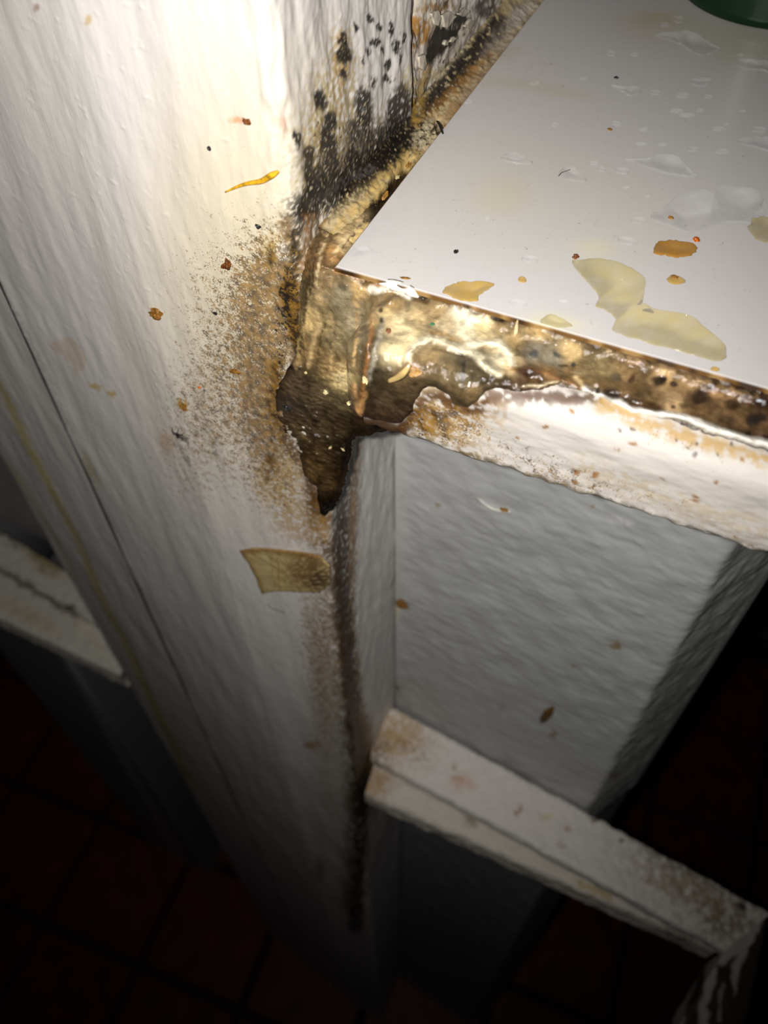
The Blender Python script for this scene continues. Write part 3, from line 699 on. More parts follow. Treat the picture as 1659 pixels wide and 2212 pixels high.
# ================================================================== SILICONE / GRIME in the corner and along the worktop front
def smin(a, b, k_):
    h_ = np.clip(.5 + .5 * (b - a) / k_, 0, 1); return b * (1 - h_) + a * h_ - k_ * h_ * (1 - h_)
def box2(qx, qy, r):      # rounded quadrant/box corner distance
    qx, qy = qx + r, qy + r
    return np.hypot(np.maximum(qx, 0), np.maximum(qy, 0)) + np.minimum(np.maximum(qx, qy), 0) - r
def smax(a, b, k_): return -smin(-a, -b, k_)
def sdf(P_):
    X, Y, Z = P_[:, 0], P_[:, 1], P_[:, 2]
    d_post = box2(X - SX, -Y, 3.0)
    qy = np.abs(Y + 2.3) - 13.3; qz = np.abs(Z + 13.3) - 9.9
    d_rail = smax(box2(qy, qz, 4.0), 8.5 - X, 4.0)
    d_core = np.maximum(np.maximum(-Y + .4, Z + 1.15), SX - X)
    d = smin(d_post, d_rail, 13.0); return smin(d, d_core, 3.0)
nrmv = _n(np.array([.30, -.68, .67])); uu = _n(np.cross(np.array([0, 0, 1.0]), nrmv)); vv = np.cross(nrmv, uu)
gs = .22
us = np.arange(-42, 215, gs); vs_ = np.arange(-62, 30, gs)
UU, VV = np.meshgrid(us, vs_)
Pg = UU[..., None] * uu + VV[..., None] * vv + nrmv * 45 - np.array([0, 0, 0])
# follow the rail: u is nearly X
Pg = Pg.reshape(-1, 3); tt = np.zeros(len(Pg))
for _ in range(46):
    dd = sdf(Pg - nrmv * tt[:, None]); tt += np.clip(dd, -1, 4) * .9
    tt = np.minimum(tt, 120)
Ps = Pg - nrmv * tt[:, None]
pg = Paint(Ps, (164, 138, 88), warp=5, wsize=3.0, seed=20)
GP = [(668, 560), (690, 505), (735, 468), (800, 440), (812, 462), (770, 515), (728, 574), (722, 580), (800, 606), (905, 636), (1000, 654), (1100, 686), (1250, 728), (1400, 772), (1550, 814), (1760, 872), (1760, 1005), (1659, 972), (1580, 950), (1500, 924), (1400, 893), (1330, 868), (1285, 848),
      (1230, 846), (1160, 838), (1110, 842), (1070, 838), (1048, 842), (1030, 866), (1008, 876), (985, 868), (965, 850), (945, 834), (920, 836), (905, 862), (890, 888), (876, 905), (862, 918), (830, 924), (790, 928), (768, 932),
      (750, 950), (742, 1000), (728, 1062), (712, 1095), (694, 1105), (676, 1080), (664, 1040), (648, 985), (622, 950), (604, 926), (592, 885), (594, 845), (606, 815), (636, 785), (646, 745), (650, 700), (658, 640), (664, 600)]
sd = pg._poly(GP)
# colours: anchor colours blended, then strokes and spots
anch = [(700, 520, (150, 116, 62)), (740, 500, (176, 148, 92)), (770, 490, (190, 160, 104)), (720, 545, (178, 128, 58)), (685, 560, (140, 104, 56)), (745, 530, (200, 170, 112)), (700, 610, (170, 140, 88)), (740, 640, (158, 142, 108)), (760, 690, (164, 146, 108)), (700, 700, (176, 148, 92)), (665, 690, (198, 166, 98)), (730, 740, (160, 138, 92)), (780, 620, (196, 160, 92)),
        (690, 640, (168, 140, 88)), (670, 760, (156, 122, 66)), (720, 790, (176, 140, 78)), (640, 830, (110, 88, 60)), (620, 880, (100, 80, 54)), (660, 880, (92, 76, 52)), (700, 850, (120, 98, 62)), (740, 820, (206, 176, 106)), (740, 870, (110, 92, 58)),
        (650, 930, (108, 86, 52)), (700, 930, (98, 78, 46)), (740, 920, (82, 64, 36)), (690, 990, (98, 72, 36)), (715, 1040, (96, 70, 34)), (670, 1010, (120, 88, 42)), (830, 900, (80, 58, 34)), (790, 915, (70, 48, 28)), (860, 890, (86, 64, 40)), (830, 860, (94, 76, 48)),
        (850, 655, (168, 134, 74)), (830, 680, (206, 178, 116)), (860, 700, (226, 202, 146)), (900, 690, (214, 184, 122)), (850, 760, (222, 200, 146)), (880, 730, (230, 208, 150)), (920, 660, (150, 124, 76)), (940, 680, (176, 146, 92)), (960, 700, (208, 184, 136)), (1000, 690, (232, 218, 180)),
        (1010, 720, (232, 214, 166)), (1040, 710, (222, 196, 134)), (1080, 700, (150, 122, 74)), (1060, 690, (206, 176, 114)), (900, 790, (140, 112, 66)), (930, 770, (168, 138, 84)), (960, 800, (132, 110, 70)), (1000, 820, (120, 104, 70)), (1020, 850, (134, 108, 62)), (980, 850, (128, 102, 62)), (1060, 820, (106, 88, 58)),
        (1090, 830, (96, 72, 44)), (1150, 830, (120, 88, 46)), (890, 840, (104, 82, 52)), (870, 820, (120, 94, 56)), (1080, 770, (232, 214, 172)), (1100, 790, (214, 182, 120)), (1110, 740, (172, 142, 84)), (1150, 760, (146, 134, 112)), (1190, 775, (148, 136, 112)), (1130, 805, (112, 82, 50)), (1180, 800, (150, 112, 56)),
        (1160, 720, (196, 160, 94)), (1230, 760, (206, 172, 106)), (1280, 790, (150, 126, 78)), (1240, 810, (150, 116, 62)), (1300, 830, (130, 100, 56)), (1300, 800, (152, 128, 78)), (1350, 800, (178, 140, 82)), (1350, 840, (130, 98, 54)), (1400, 850, (140, 108, 62)), (1430, 820, (196, 156, 92)), (1480, 840, (170, 132, 76)),
        (1500, 880, (140, 104, 58)), (1560, 870, (150, 112, 64)), (1600, 900, (138, 102, 58)), (1650, 920, (130, 94, 56)), (1450, 870, (196, 160, 104)), (1540, 900, (126, 96, 56)), (1700, 920, (140, 104, 60))]
ax = np.array([a[0] for a in anch], float); ay = np.array([a[1] for a in anch], float); ac = np.array([lin(a[2]) for a in anch])
num = np.zeros((len(pg.x), 3)); den = np.zeros(len(pg.x)) + 1e-6
for i in range(len(anch)):
    w_ = 1.0 / (((pg.x - ax[i]) ** 2 + (pg.y - ay[i]) ** 2) + 90.0) ** 2
    num += w_[:, None] * ac[i]; den += w_
inr = sd < 40
pg.c = np.where(inr[:, None], num / den[:, None], pg.c)
CRM, WHT, AMB, DKB = (240, 226, 188), (244, 240, 230), (160, 104, 36), (58, 40, 26)
# brown outline of the puddle, amber seams, cream folds, white ridge
pg.c *= (1 - .45 * np.exp(-(sd / 7.0) ** 2) * (pg.x < 1290))[:, None]
pg.stroke([(806, 680), (798, 760), (786, 830), (778, 888)], 11, AMB, .8, .8); pg.stroke([(826, 690), (812, 760), (798, 820)], 10, (176, 168, 150), .6, .9)
pg.stroke([(762, 830), (768, 860), (776, 892)], 12, (190, 138, 70), .85, .7); pg.stroke([(790, 850), (778, 892)], 10, (176, 124, 58), .8, .7)
pg.stroke([(845, 650), (815, 668), (806, 700)], 14, (196, 160, 96), .7, .9); pg.stroke([(820, 660), (850, 645), (890, 640), (920, 650)], 12, (96, 70, 40), .75, .9)
pg.stroke([(882, 775), (890, 750), (905, 738), (930, 728), (960, 740), (985, 752), (1010, 755), (1030, 768), (1050, 790), (1075, 805)], 15, CRM, .9, .7)
pg.stroke([(930, 716), (965, 722), (1000, 738), (1025, 742)], 8, (196, 148, 70), .7, .9)
pg.stroke([(890, 762), (905, 746), (930, 738)], 5, (100, 76, 44), .6, .8)
pg.stroke([(935, 752), (970, 762), (1000, 768), (1020, 782), (1040, 804), (1080, 820), (1130, 834), (1160, 836)], 5, (104, 78, 44), .7, .8)
pg.stroke([(1010, 740), (1040, 740), (1075, 742), (1095, 762), (1105, 785)], 13, (246, 236, 206), .9, .8)
pg.stroke([(1000, 700), (1005, 725), (1015, 740)], 22, (240, 226, 188), .7, .9); pg.blob(1015, 682, 40, 10, (240, 228, 196), .7, 14, soft=.7)
pg.blob(1055, 755, 26, 9, (170, 146, 96), .7, 15, soft=.6)
pg.stroke([(1105, 800), (1140, 796), (1180, 806), (1230, 826), (1270, 842)], 8, (150, 98, 36), .7, .9); pg.stroke([(1130, 832), (1165, 832), (1200, 822)], 6, (206, 184, 140), .8, .8)
pg.stroke([(1240, 815), (1262, 836), (1280, 846)], 6, (220, 190, 130), .7, .8)
pg.stroke([(1262, 838), (1290, 850), (1330, 868), (1370, 884), (1410, 893), (1450, 896), (1490, 908), (1530, 924), (1580, 940), (1640, 956), (1720, 980)], 15, WHT, .95, .6)
pg.stroke([(1290, 838), (1350, 860), (1420, 880)], 16, (84, 62, 36), .6, .8, grit=.4)
pg.stroke([(640, 790), (648, 740), (662, 690)], 12, (196, 160, 92), .7, .9); pg.stroke([(690, 700), (676, 750), (668, 790)], 10, (206, 174, 110), .6, .9)
pg.stroke([(800, 626), (850, 620), (885, 640)], 16, (238, 232, 214), .8, .8)
pg.stroke([(722, 584), (800, 610), (870, 628)], 9, (186, 128, 56), .8, .9); pg.stroke([(905, 640), (960, 652), (1060, 684), (1160, 708), (1300, 748), (1450, 792), (1700, 862)], 12, (112, 80, 46), .7, .9, grit=.35)
pg.stroke([(1070, 684), (1085, 690)], 14, (40, 28, 20), .9, .6); pg.stroke([(900, 628), (918, 640)], 13, (52, 46, 38), .9, .6)
pg.stroke([(1300, 757), (1400, 788), (1520, 826), (1659, 866)], 14, (190, 150, 92), .5, .9, grit=.5)
pg.blob(790, 612, 14, 9, (96, 70, 36), .7, soft=.7); pg.blob(805, 604, 6, 6, (30, 26, 22), .9); pg.blob(620, 872, 24, 16, (66, 60, 56), .5, soft=.8)
pg.blob(740, 815, 26, 18, (232, 206, 144), .7, 80, soft=.7, grit=.3); pg.blob(705, 605, 10, 14, (120, 96, 60), .6); pg.blob(703, 640, 8, 9, (120, 110, 92), .5)
for (x, y, rx, ry, c) in ((1418, 823, 15, 12, (48, 34, 30)), (1452, 830, 9, 7, (60, 36, 34)), (1503, 858, 20, 17, (58, 42, 34)), (1318, 850, 17, 13, (62, 44, 32)), (1290, 845, 7, 6, (56, 42, 32)), (1328, 815, 11, 10, (106, 92, 66)), (1360, 820, 6, 8, (84, 50, 40)),
                          (1390, 872, 40, 10, (96, 66, 34)), (1425, 818, 8, 6, (40, 30, 28)), (1450, 877, 6, 4, (40, 32, 28)), (1575, 873, 16, 9, (74, 52, 34)), (1620, 905, 16, 13, (50, 46, 46)), (1640, 866, 17, 15, (60, 38, 32)), (1606, 932, 6, 5, (54, 40, 34)), (1640, 900, 12, 9, (60, 46, 42)),
                          (1151, 763, 9, 7, (84, 88, 96)), (1236, 788, 6, 5, (60, 66, 72)), (1200, 766, 7, 6, (104, 104, 100)), (1215, 790, 12, 3, (60, 50, 38)), (1140, 805, 24, 9, (90, 60, 40)), (1480, 862, 10, 20, (120, 90, 50)), (1560, 905, 18, 9, (104, 76, 44)), (1250, 806, 14, 6, (150, 130, 90)),
                          (824, 672, 4, 6, (70, 44, 24)), (822, 692, 4, 6, (60, 42, 26)), (841, 712, 5, 4, (150, 70, 40)), (1650, 945, 10, 6, (70, 40, 40)), (1375, 850, 10, 8, (110, 84, 50)), (1540, 850, 14, 8, (176, 132, 76)), (1690, 900, 18, 12, (60, 44, 36)), (1605, 865, 12, 8, (110, 76, 50))):
    pg.blob(x, y, rx, ry, c, .88, 10, soft=.5)
pg.stroke([(1002, 778), (998, 800), (994, 822)], 9, (58, 52, 42), .75, .7)
for pts_, w_, c_ in (([(662, 600), (668, 540), (680, 490)], 9, (150, 100, 40)), ([(684, 620), (694, 550), (712, 500)], 8, (214, 190, 138)), ([(672, 640), (678, 580), (690, 520)], 6, (60, 44, 28)), ([(700, 560), (716, 520), (745, 490)], 7, (110, 80, 40)),
                     ([(716, 560), (740, 525), (775, 490)], 8, (206, 180, 124)), ([(655, 700), (662, 650), (668, 600)], 8, (70, 50, 30)), ([(735, 545), (765, 505), (800, 462)], 5, (96, 70, 36)), ([(650, 760), (652, 720)], 9, (60, 44, 30)),
                     ([(700, 700), (690, 760), (684, 800)], 6, (110, 84, 46)), ([(770, 640), (776, 720), (764, 790)], 10, (190, 150, 84)), ([(720, 740), (715, 800)], 8, (206, 170, 104))):
    pg.stroke(pts_, w_, c_, .7, .9, grit=.4, gs=.9)
# wrinkles of the dark pool
wr = fbm(Ps * np.array([1, 1, 2.2]), 2.2, 3, 77)
dk = np.exp(-(((pg.x - 680) / 90) ** 2 + ((pg.y - 930) / 130) ** 2))
pg.c *= (1 - .35 * dk * sst(-.1, .5, wr))[:, None]; 
fine = fbm(Ps, 1.1, 3, 55); pg.c *= (1 + .22 * fine)[:, None]
# relief
hh = np.clip(1.15 * sst(0, 30, -sd) + .25 * sst(0, 7, -sd), 0, 2) * (1 - .55 * dk)
hh += np.where(sd > 0, -.9 * sst(0, 9, sd), 0)
def rl(pts, w, amp_): 
    global hh
    hh = hh + amp_ * np.exp(-(pg._line(pts) / (w * .5)) ** 2)
rl([(806, 680), (798, 760), (786, 830), (778, 888)], 18, 1.1); rl([(930, 728), (960, 740), (985, 752), (1010, 755), (1030, 768), (1050, 790), (1085, 808)], 16, 1.1)
rl([(882, 775), (890, 750), (905, 738), (930, 728)], 13, .8); rl([(1010, 740), (1040, 740), (1075, 742), (1095, 762)], 12, .7)
rl([(1262, 838), (1290, 850), (1370, 884), (1450, 896), (1530, 924), (1640, 956), (1740, 986)], 15, 1.3)
rl([(1105, 800), (1140, 796), (1180, 806), (1270, 840)], 12, .5); rl([(1130, 832), (1165, 832), (1200, 822)], 8, .5)
rl([(845, 650), (815, 668), (806, 700)], 18, .6); rl([(800, 626), (850, 622), (885, 640)], 16, .6)
rl([(665, 640), (650, 720), (640, 790)], 14, .5); rl([(1300, 757), (1400, 788), (1520, 826), (1700, 880)], 12, .4)
rl([(985, 800), (1000, 850)], 70, .5); rl([(762, 830), (776, 892)], 12, .7); rl([(740, 640), (745, 740)], 70, .6)
rl([(1050, 758), (1065, 762)], 16, -.6); rl([(1145, 763), (1160, 765)], 20, .4); rl([(905, 636), (925, 646)], 14, -.7); rl([(1065, 682), (1090, 692)], 12, -.7)
body = sst(0, 12, -sd)
hh += body * (.42 * fbm(Ps, 5, 3, 61) + .30 * fbm(Ps, 1.8, 3, 63)) + dk * body * .5 * wr
pg.c = np.clip(pg.c, 0, 1); lum = pg.c.mean(1, keepdims=True); pg.c = lum + (pg.c - lum) * .80; pg.c *= .84 * np.clip((lum / .24) ** .30, .5, 1.15) * np.where(pg.x < 800, 1.14, 1.0)[:, None]
pg.c *= (1 + .30 * fbm(Ps, 4.5, 2, 91) - .35 * sst(.15, .6, fbm(Ps, 2.4, 3, 95)))[:, None]; pg.c = np.clip(pg.c, .004, 1)
pg.wet[:] = sst(-4, 10, -sd) * .9 + .1
pg.add('dirt', 1000, 800, 700, 300, .28); pg.add('mold', 1450, 860, 250, 60, .35)
Pf = Ps + nrmv * hh[:, None]
nrw, ncw = UU.shape; Qg = gridq(nrw, ncw); keep = (sd[Qg].min(1) < 10) & (tt[Qg].max(1) < 118)
Qg = Qg[keep]; used = np.unique(Qg); rem = -np.ones(len(Pf), int); rem[used] = np.arange(len(used)); Qg = rem[Qg]
at_ = {k_: a[used] for k_, a in pg.attrs().items()}
# close the sheet with a back skin so that it has body
Vf = Pf[used]; Vb = Vf - nrmv * 3.0; nV = len(Vf)
ed = np.concatenate([Qg[:, [0, 1]], Qg[:, [1, 2]], Qg[:, [2, 3]], Qg[:, [3, 0]]]); key = np.sort(ed, 1); key = key[:, 0].astype(np.int64) * (nV + 1) + key[:, 1]
uq, idx, cnt = np.unique(key, return_index=True, return_counts=True); be = ed[idx[cnt == 1]]
rimq = np.stack([be[:, 1], be[:, 0], be[:, 0] + nV, be[:, 1] + nV], 1)
goo = thing('silicone_sealant', (60, -8, -4), 'wet yellow brown silicone and grime filling the joint under the worktop front edge', 'sealant')
make_mesh('sealant_body', np.concatenate([Vf, Vb]), np.concatenate([Qg, (Qg + nV)[:, ::-1], rimq]), None, M_GOO, goo, attrs={k_: np.concatenate([a, a]) for k_, a in at_.items()})

# ------------------------------------------------------------------ old sealant strip between wall and worktop's left edge
ysn = np.arange(9.0, 330, .4); tsn = np.linspace(0, 1, 34)
YS, TS = np.meshgrid(ysn, tsn, indexing='ij')
xw, zw = SX - .4, 2.2
Sx = xw + (0.25 - xw) * TS; wid = sst(5, 25, YS)
Sz = zw * (1 - TS) ** 1.6 * (.45 + .55 * wid) - 1.0 * TS - .3
St = np.stack([Sx, YS, Sz], -1)
ps = Paint(St, (182, 164, 128), warp=7, wsize=2.5, seed=30)
side_paint(ps); wall_paint(ps)
ps.stroke([(1195, 0), (1090, 105), (1000, 215)], 30, (176, 168, 158), .7, .9, grit=.5)
ps.stroke([(1185, 0), (1090, 118), (980, 252), (880, 382), (740, 560)], 16, (140, 104, 58), .8, .9)
ps.stroke([(1060, 120), (980, 220), (920, 290)], 26, (150, 112, 64), .7, .8, grit=.4)
ps.blob(930, 290, 30, 40, (214, 200, 166), .8, 40, soft=.6, grit=.4); ps.stroke([(948, 262), (955, 285)], 10, (36, 28, 20), .95, .5); ps.stroke([(935, 285), (950, 270)], 8, (50, 40, 28), .9, .5)
ps.poly([(880, 350), (905, 345), (890, 375), (850, 425), (815, 470), (795, 472), (790, 445), (830, 405)], (46, 34, 20), .96, 6)
ps.stroke([(890, 335), (830, 390), (790, 440), (740, 480), (700, 540)], 30, (196, 166, 104), .75, .8, grit=.4)
ps.poly([(885, 355), (900, 358), (860, 415), (815, 468), (798, 462), (835, 405)], (42, 32, 20), .95, 6)
ps.stroke([(790, 490), (760, 520), (735, 552)], 44, (208, 182, 124), .8, .8); ps.stroke([(745, 540), (725, 575)], 24, (176, 122, 50), .8, .8)
ps.blob(722, 545, 10, 9, (110, 98, 70), .7); ps.stroke([(700, 440), (680, 500), (670, 570)], 24, (120, 84, 44), .6, .9, grit=.4)
ps.dirt += .25; ps.add('mold', 900, 300, 140, 90, .5); ps.wet += .3; ps.add('wet', 830, 430, 80, 60, .7)
cav = np.exp(-(ps._line([(885, 362), (850, 410), (810, 462)]) / 15) ** 2) + .8 * np.exp(-(ps._line([(948, 262), (955, 285)]) / 6) ** 2)
hs = (.5 * fbm(St, 5, 3, 71) + .45 * np.abs(fbm(St, 1.7, 3, 73))).ravel() - 2.6 * cav
ns = _n(np.array([.55, 0, .83])); Sd = St.reshape(-1, 3) + ns * hs[:, None]
a_, b_ = YS.shape; nV = a_ * b_
rim = np.concatenate([np.arange(b_), np.arange(1, a_) * b_ + b_ - 1, (a_ - 1) * b_ + np.arange(b_ - 2, -1, -1), np.arange(a_ - 2, 0, -1) * b_]); k = len(rim)
Vb = Sd[rim] - ns * 4.5
V = np.concatenate([Sd, Vb]); ar = np.arange(k)
at_ = {kk: np.concatenate([a, a[rim]]) for kk, a in ps.attrs().items()}
strip = thing('silicone_sealant', (-4, 150, -2), 'crumbling old sealant strip between the mouldy wall and the worktop', 'sealant')
make_mesh('sealant_body', V, np.concatenate([gridq(a_, b_)[:, ::-1], np.stack([rim, nV + ar, nV + (ar + 1) % k, np.roll(rim, -1)], 1)]), [tuple(nV + ar)], M_STRIP, strip, attrs=at_)

# ================================================================== LIQUID on the worktop
M_WATER = film('clear_water', (250, 250, 252), .13, .03)
M_PALE = film('pale_yellow_water', (226, 210, 150), .30, .04)
M_YEL = film('yellow_water', (222, 182, 84), .42, .04)
M_AMB = film('amber_water', (196, 142, 50), .52, .04)
def puddle(name, pts_px, hgt, mat, label, group=None, seed=0, rough=.35):
    pts = np.array([at(x, y, 2, 0.0) for x, y in pts_px]); n0 = len(pts); out = []
    for i in range(n0):                     # smooth closed outline (Catmull-Rom)
        p0, p1, p2, p3 = pts[i - 1], pts[i], pts[(i + 1) % n0], pts[(i + 2) % n0]
        k_ = max(2, int(np.linalg.norm(p2 - p1) / .45))
        for t in np.arange(k_) / k_:
            out.append(.5 * (2 * p1 + (p2 - p0) * t + (2 * p0 - 5 * p1 + 4 * p2 - p3) * t * t + (3 * p1 - p0 - 3 * p2 + p3) * t ** 3))
    out = np.array(out); cen = out.mean(0); R_ = np.linalg.norm(out - cen, axis=1).mean()
    wob = fbm(out, max(.8, R_ * .3), 4, seed + .3, .65) * rough * 1.3 * min(1.0, R_ * .25)
    dirv = (out - cen) / np.maximum(np.linalg.norm(out - cen, axis=1, keepdims=True), 1e-6); out = out + dirv * wob[:, None]
    out[:, 0] = np.maximum(out[:, 0], .5); out[:, 1] = np.maximum(out[:, 1], .4)
    edge_w = min(.45, .9 / max(R_, .5)) if R_ > 3 else .6
    rings = []
    for s_, z_ in ((1.0, .01), (1 - edge_w * .12, .42), (1 - edge_w * .35, .74), (1 - edge_w * .7, .95), (1 - edge_w, 1.0), ((1 - edge_w) * .6, 1.02), ((1 - edge_w) * .25, 1.02)):
        r_ = cen + (out - cen) * s_; r_[:, 2] = z_ * hgt + .01; rings.append(r_)
    m_ = len(out); V_ = np.concatenate(rings)
    o = make_mesh(name, V_, gridq(len(rings), m_, True), [tuple(range(m_))[::-1], tuple((len(rings) - 1) * m_ + i for i in range(m_))], mat, origin=(cen[0], cen[1], 0))
    return tag(o, label, 'puddle' if name == 'puddle' else 'droplet', group)
def ell(x, y, rx, ry, n=10, skew=.18): return [(x + rx * math.cos(a) + skew * rx * math.sin(a), y + ry * math.sin(a) * (1.15 if math.sin(a) < 0 else .85)) for a in np.linspace(0, 2 * math.pi, n, endpoint=False)]
puddle('puddle', [(955, 628), (985, 612), (1020, 608), (1067, 610), (1060, 622), (1036, 638), (1030, 652), (1000, 650), (975, 641)], .22, M_YEL, 'small yellow puddle at the front edge of the worktop', seed=1)
puddle('puddle', [(1412, 532), (1425, 520), (1460, 521), (1495, 526), (1506, 536), (1496, 549), (1470, 556), (1440, 553), (1413, 549)], .3, M_AMB, 'small amber puddle with an orange crumb at its end', seed=2)
puddle('puddle', [(1235, 565), (1260, 560), (1300, 558), (1340, 567), (1380, 588), (1395, 606), (1384, 630), (1388, 655), (1430, 672), (1490, 682), (1530, 712), (1570, 752), (1550, 780), (1460, 757), (1390, 738), (1325, 716), (1330, 690), (1308, 670), (1284, 662), (1290, 636), (1258, 598)], .16, M_PALE, 'large pale yellow puddle spreading to the worktop front edge', seed=3)
puddle('puddle', [(1404, 470), (1440, 442), (1478, 416), (1522, 408), (1542, 416), (1562, 402), (1632, 410), (1652, 450), (1640, 480), (1560, 482), (1500, 502), (1450, 490)], .22, M_WATER, 'largest clear puddle, ragged, right side of the worktop', seed=4)
puddle('puddle', [(1352, 345), (1395, 342), (1430, 333), (1462, 337), (1486, 358), (1506, 384), (1450, 378), (1400, 362)], .3, M_WATER, 'clear pointed puddle just above the largest clear puddle', seed=5)
puddle('puddle', [(1412, 75), (1462, 68), (1492, 68), (1530, 90), (1556, 108), (1512, 120), (1465, 96)], .32, M_WATER, 'clear wedge-shaped puddle nearest the green bottle', seed=6)
puddle('puddle', [(1592, 128), (1640, 130), (1700, 140), (1700, 160), (1640, 152), (1600, 146)], .3, M_WATER, 'long clear puddle at the right frame edge below the bottle', seed=7)
puddle('puddle', [(1582, 306), (1610, 298), (1660, 296), (1700, 312), (1690, 340), (1640, 322)], .3, M_WATER, 'clear puddle at the right frame edge above the largest puddle', seed=8)
puddle('puddle', [(1622, 476), (1650, 468), (1700, 470), (1700, 520), (1650, 524), (1622, 506)], .24, M_PALE, 'brownish puddle cut by the right frame edge', seed=9)
puddle('puddle', [(1080, 343), (1102, 329), (1130, 334), (1152, 352), (1115, 354)], .34, M_WATER, 'flat clear droplet alone between wall and the round droplet', seed=10)
puddle('puddle', [(1206, 382), (1215, 362), (1240, 360), (1262, 380), (1265, 391), (1235, 392)], .42, M_WATER, 'round clear droplet with a hair in it', seed=11)
puddle('puddle', [(740, 552), (775, 531), (795, 530), (806, 540), (828, 545), (795, 552), (765, 558)], .26, M_WATER, 'clear droplet at the corner of the worktop', seed=12)
puddle('puddle', [(1168, 690), (1190, 678), (1220, 690), (1235, 704), (1200, 708), (1172, 702)], .22, M_PALE, 'pale yellow droplet beside the worktop front edge', seed=13)
puddle('puddle', [(1440, 605), (1450, 594), (1470, 598), (1480, 610), (1456, 614)], .3, M_YEL, 'yellow droplet with a brown centre below the amber puddle', seed=14)
puddle('puddle', [(1318, 184), (1350, 187), (1374, 186), (1386, 198), (1362, 208), (1340, 196)], .34, M_WATER, 'kidney-shaped clear droplet in the middle row', seed=15)
puddle('puddle', [(1488, 174), (1508, 168), (1535, 170), (1540, 178), (1518, 188), (1498, 184)], .36, M_WATER, 'oval clear droplet below the wedge-shaped puddle', seed=16)
DROPS = [(1415, 200, 14, 6), (1475, 207, 17, 6), (1530, 209, 11, 4), (1462, 240, 16, 5), (1484, 249, 20, 5), (1512, 239, 10, 4), (1199, 270, 11, 5), (1332, 267, 14, 5), (1390, 280, 12, 4), (1552, 279, 17, 5), (1640, 281, 20, 7),
         (1385, 311, 14, 4), (1432, 313, 11, 4), (1497, 323, 14, 6), (1560, 328, 18, 6), (1284, 353, 12, 5), (1300, 366, 10, 6), (1344, 370, 17, 8), (1353, 405, 8, 3), (1399, 425, 8, 3), (1379, 477, 18, 8), (1356, 522, 21, 10), (1052, 473, 8, 4),
         (1145, 560, 19, 9), (1120, 655, 20, 9), (1217, 652, 14, 4), (1321, 116, 12, 6), (1371, 118, 12, 4), (1436, 54, 12, 5), (1466, 43, 15, 8), (1160, 180, 8, 4), (1010, 220, 14, 5), (1150, 182, 8, 3), (1600, 119, 9, 3), (1570, 268, 8, 3), (1605, 240, 9, 3), (1260, 170, 9, 3)]
DL = {(1199, 270): 'lone small droplet above the flat clear droplet', (1145, 560): 'clear droplet left of the large pale yellow puddle', (1120, 655): 'clear droplet at the front edge right of the small yellow puddle',
      (1356, 522): 'clear droplet left of the amber puddle', (1379, 477): 'clear droplet left of the largest clear puddle', (1344, 370): 'biggest of three droplets right of the round droplet', (1052, 473): 'small clear droplet nearest the worktop corner in mid worktop',
      (1217, 652): 'flat clear droplet left of the large pale yellow puddle by the front edge', (1284, 353): 'upper of three droplets right of the round droplet', (1300, 366): 'middle droplet of three right of the round droplet', (1466, 43): 'round droplet closest to the green bottle',
      (1010, 220): 'small droplet touching the wall side edge of the worktop', (1640, 281): 'clear droplet at the right frame edge in the middle of the worktop', (1399, 425): 'tiny droplet above left of the largest clear puddle', (1353, 405): 'tiny droplet below the three droplets by the round droplet'}
for i, (x, y, rx, ry) in enumerate(DROPS):
    puddle('water_droplet', ell(x, y, rx, ry), .10 + rx * .013, M_WATER, DL.get((x, y), 'small clear water droplet scattered on the upper right of the white worktop'), 'clear droplets on the worktop', seed=40 + i, rough=.5)
puddle('water_droplet', ell(1128, 605, 9, 7), .2, M_YEL, 'tiny yellow droplet right of the small yellow puddle', seed=90)
puddle('water_droplet', ell(1545, 798, 10, 5), .2, M_YEL, 'tiny yellow droplet by the worktop front edge at right', seed=91)

# ================================================================== CRUMBS, CHIPS, FLY
class Surf:
    def __init__(self, V_): self.V = V_.reshape(-1, 3); self.x, self.y = proj(self.V); self.d = np.linalg.norm(self.V - CAM, axis=1)
    def __call__(self, px, py):
        r2 = (self.x - px) ** 2 + (self.y - py) ** 2; idx = np.argsort(r2)[:6]; return self.V[idx[np.argmin(self.d[idx])]]
vis = P[:, (prof[:, 1] < 57) & (prof[:, 0] > -185)]
S_POST = Surf(vis); S_GOO = Surf(Pf[used])
N_FRONT, N_UP, N_SIDE = np.array([0, -1., 0]), np.array([0, 0, 1.]), np.array([1., 0, 0])
_ico = None
def chunk(name, pos, nrm_, size, mat, label, cat, seed, ang=0, group=None, parent=None, rough=.35):
    """irregular crumb: noisy ellipsoid, size = (along, across, proud) half extents in mm"""
    nrm_ = _n(np.asarray(nrm_, float)); a = np.array([0, 0, 1.]) if abs(nrm_[2]) < .9 else np.array([0, 1., 0])
    v_ = _n(a - nrm_ * (a @ nrm_)); u_ = np.cross(v_, nrm_); c_, s_ = math.cos(math.radians(ang)), math.sin(math.radians(ang))
    u2, v2 = u_ * c_ + v_ * s_, -u_ * s_ + v_ * c_
    nl, nm = 9, 14; V_ = []
    for i in range(nl):
        t = math.pi * i / (nl - 1)
        for j in range(nm):
            p_ = 2 * math.pi * j / nm; V_.append((math.sin(t) * math.cos(p_), math.sin(t) * math.sin(p_), math.cos(t)))
    V_ = np.array(V_); r_ = 1 + rough * 1.6 * fbm(V_, .9, 3, seed * 3.7 + 2.2)
    V_ = V_ * r_[:, None]
    W_ = pos + V_[:, :1] * size[0] * u2 + V_[:, 1:2] * size[1] * v2 + (V_[:, 2:] * .9 + .55) * size[2] * nrm_
    o = make_mesh(name, W_, gridq(nl, nm, True), None, mat, parent=parent, origin=None if parent else pos, smooth=False)
    if label: tag(o, label, cat, group)
    return o
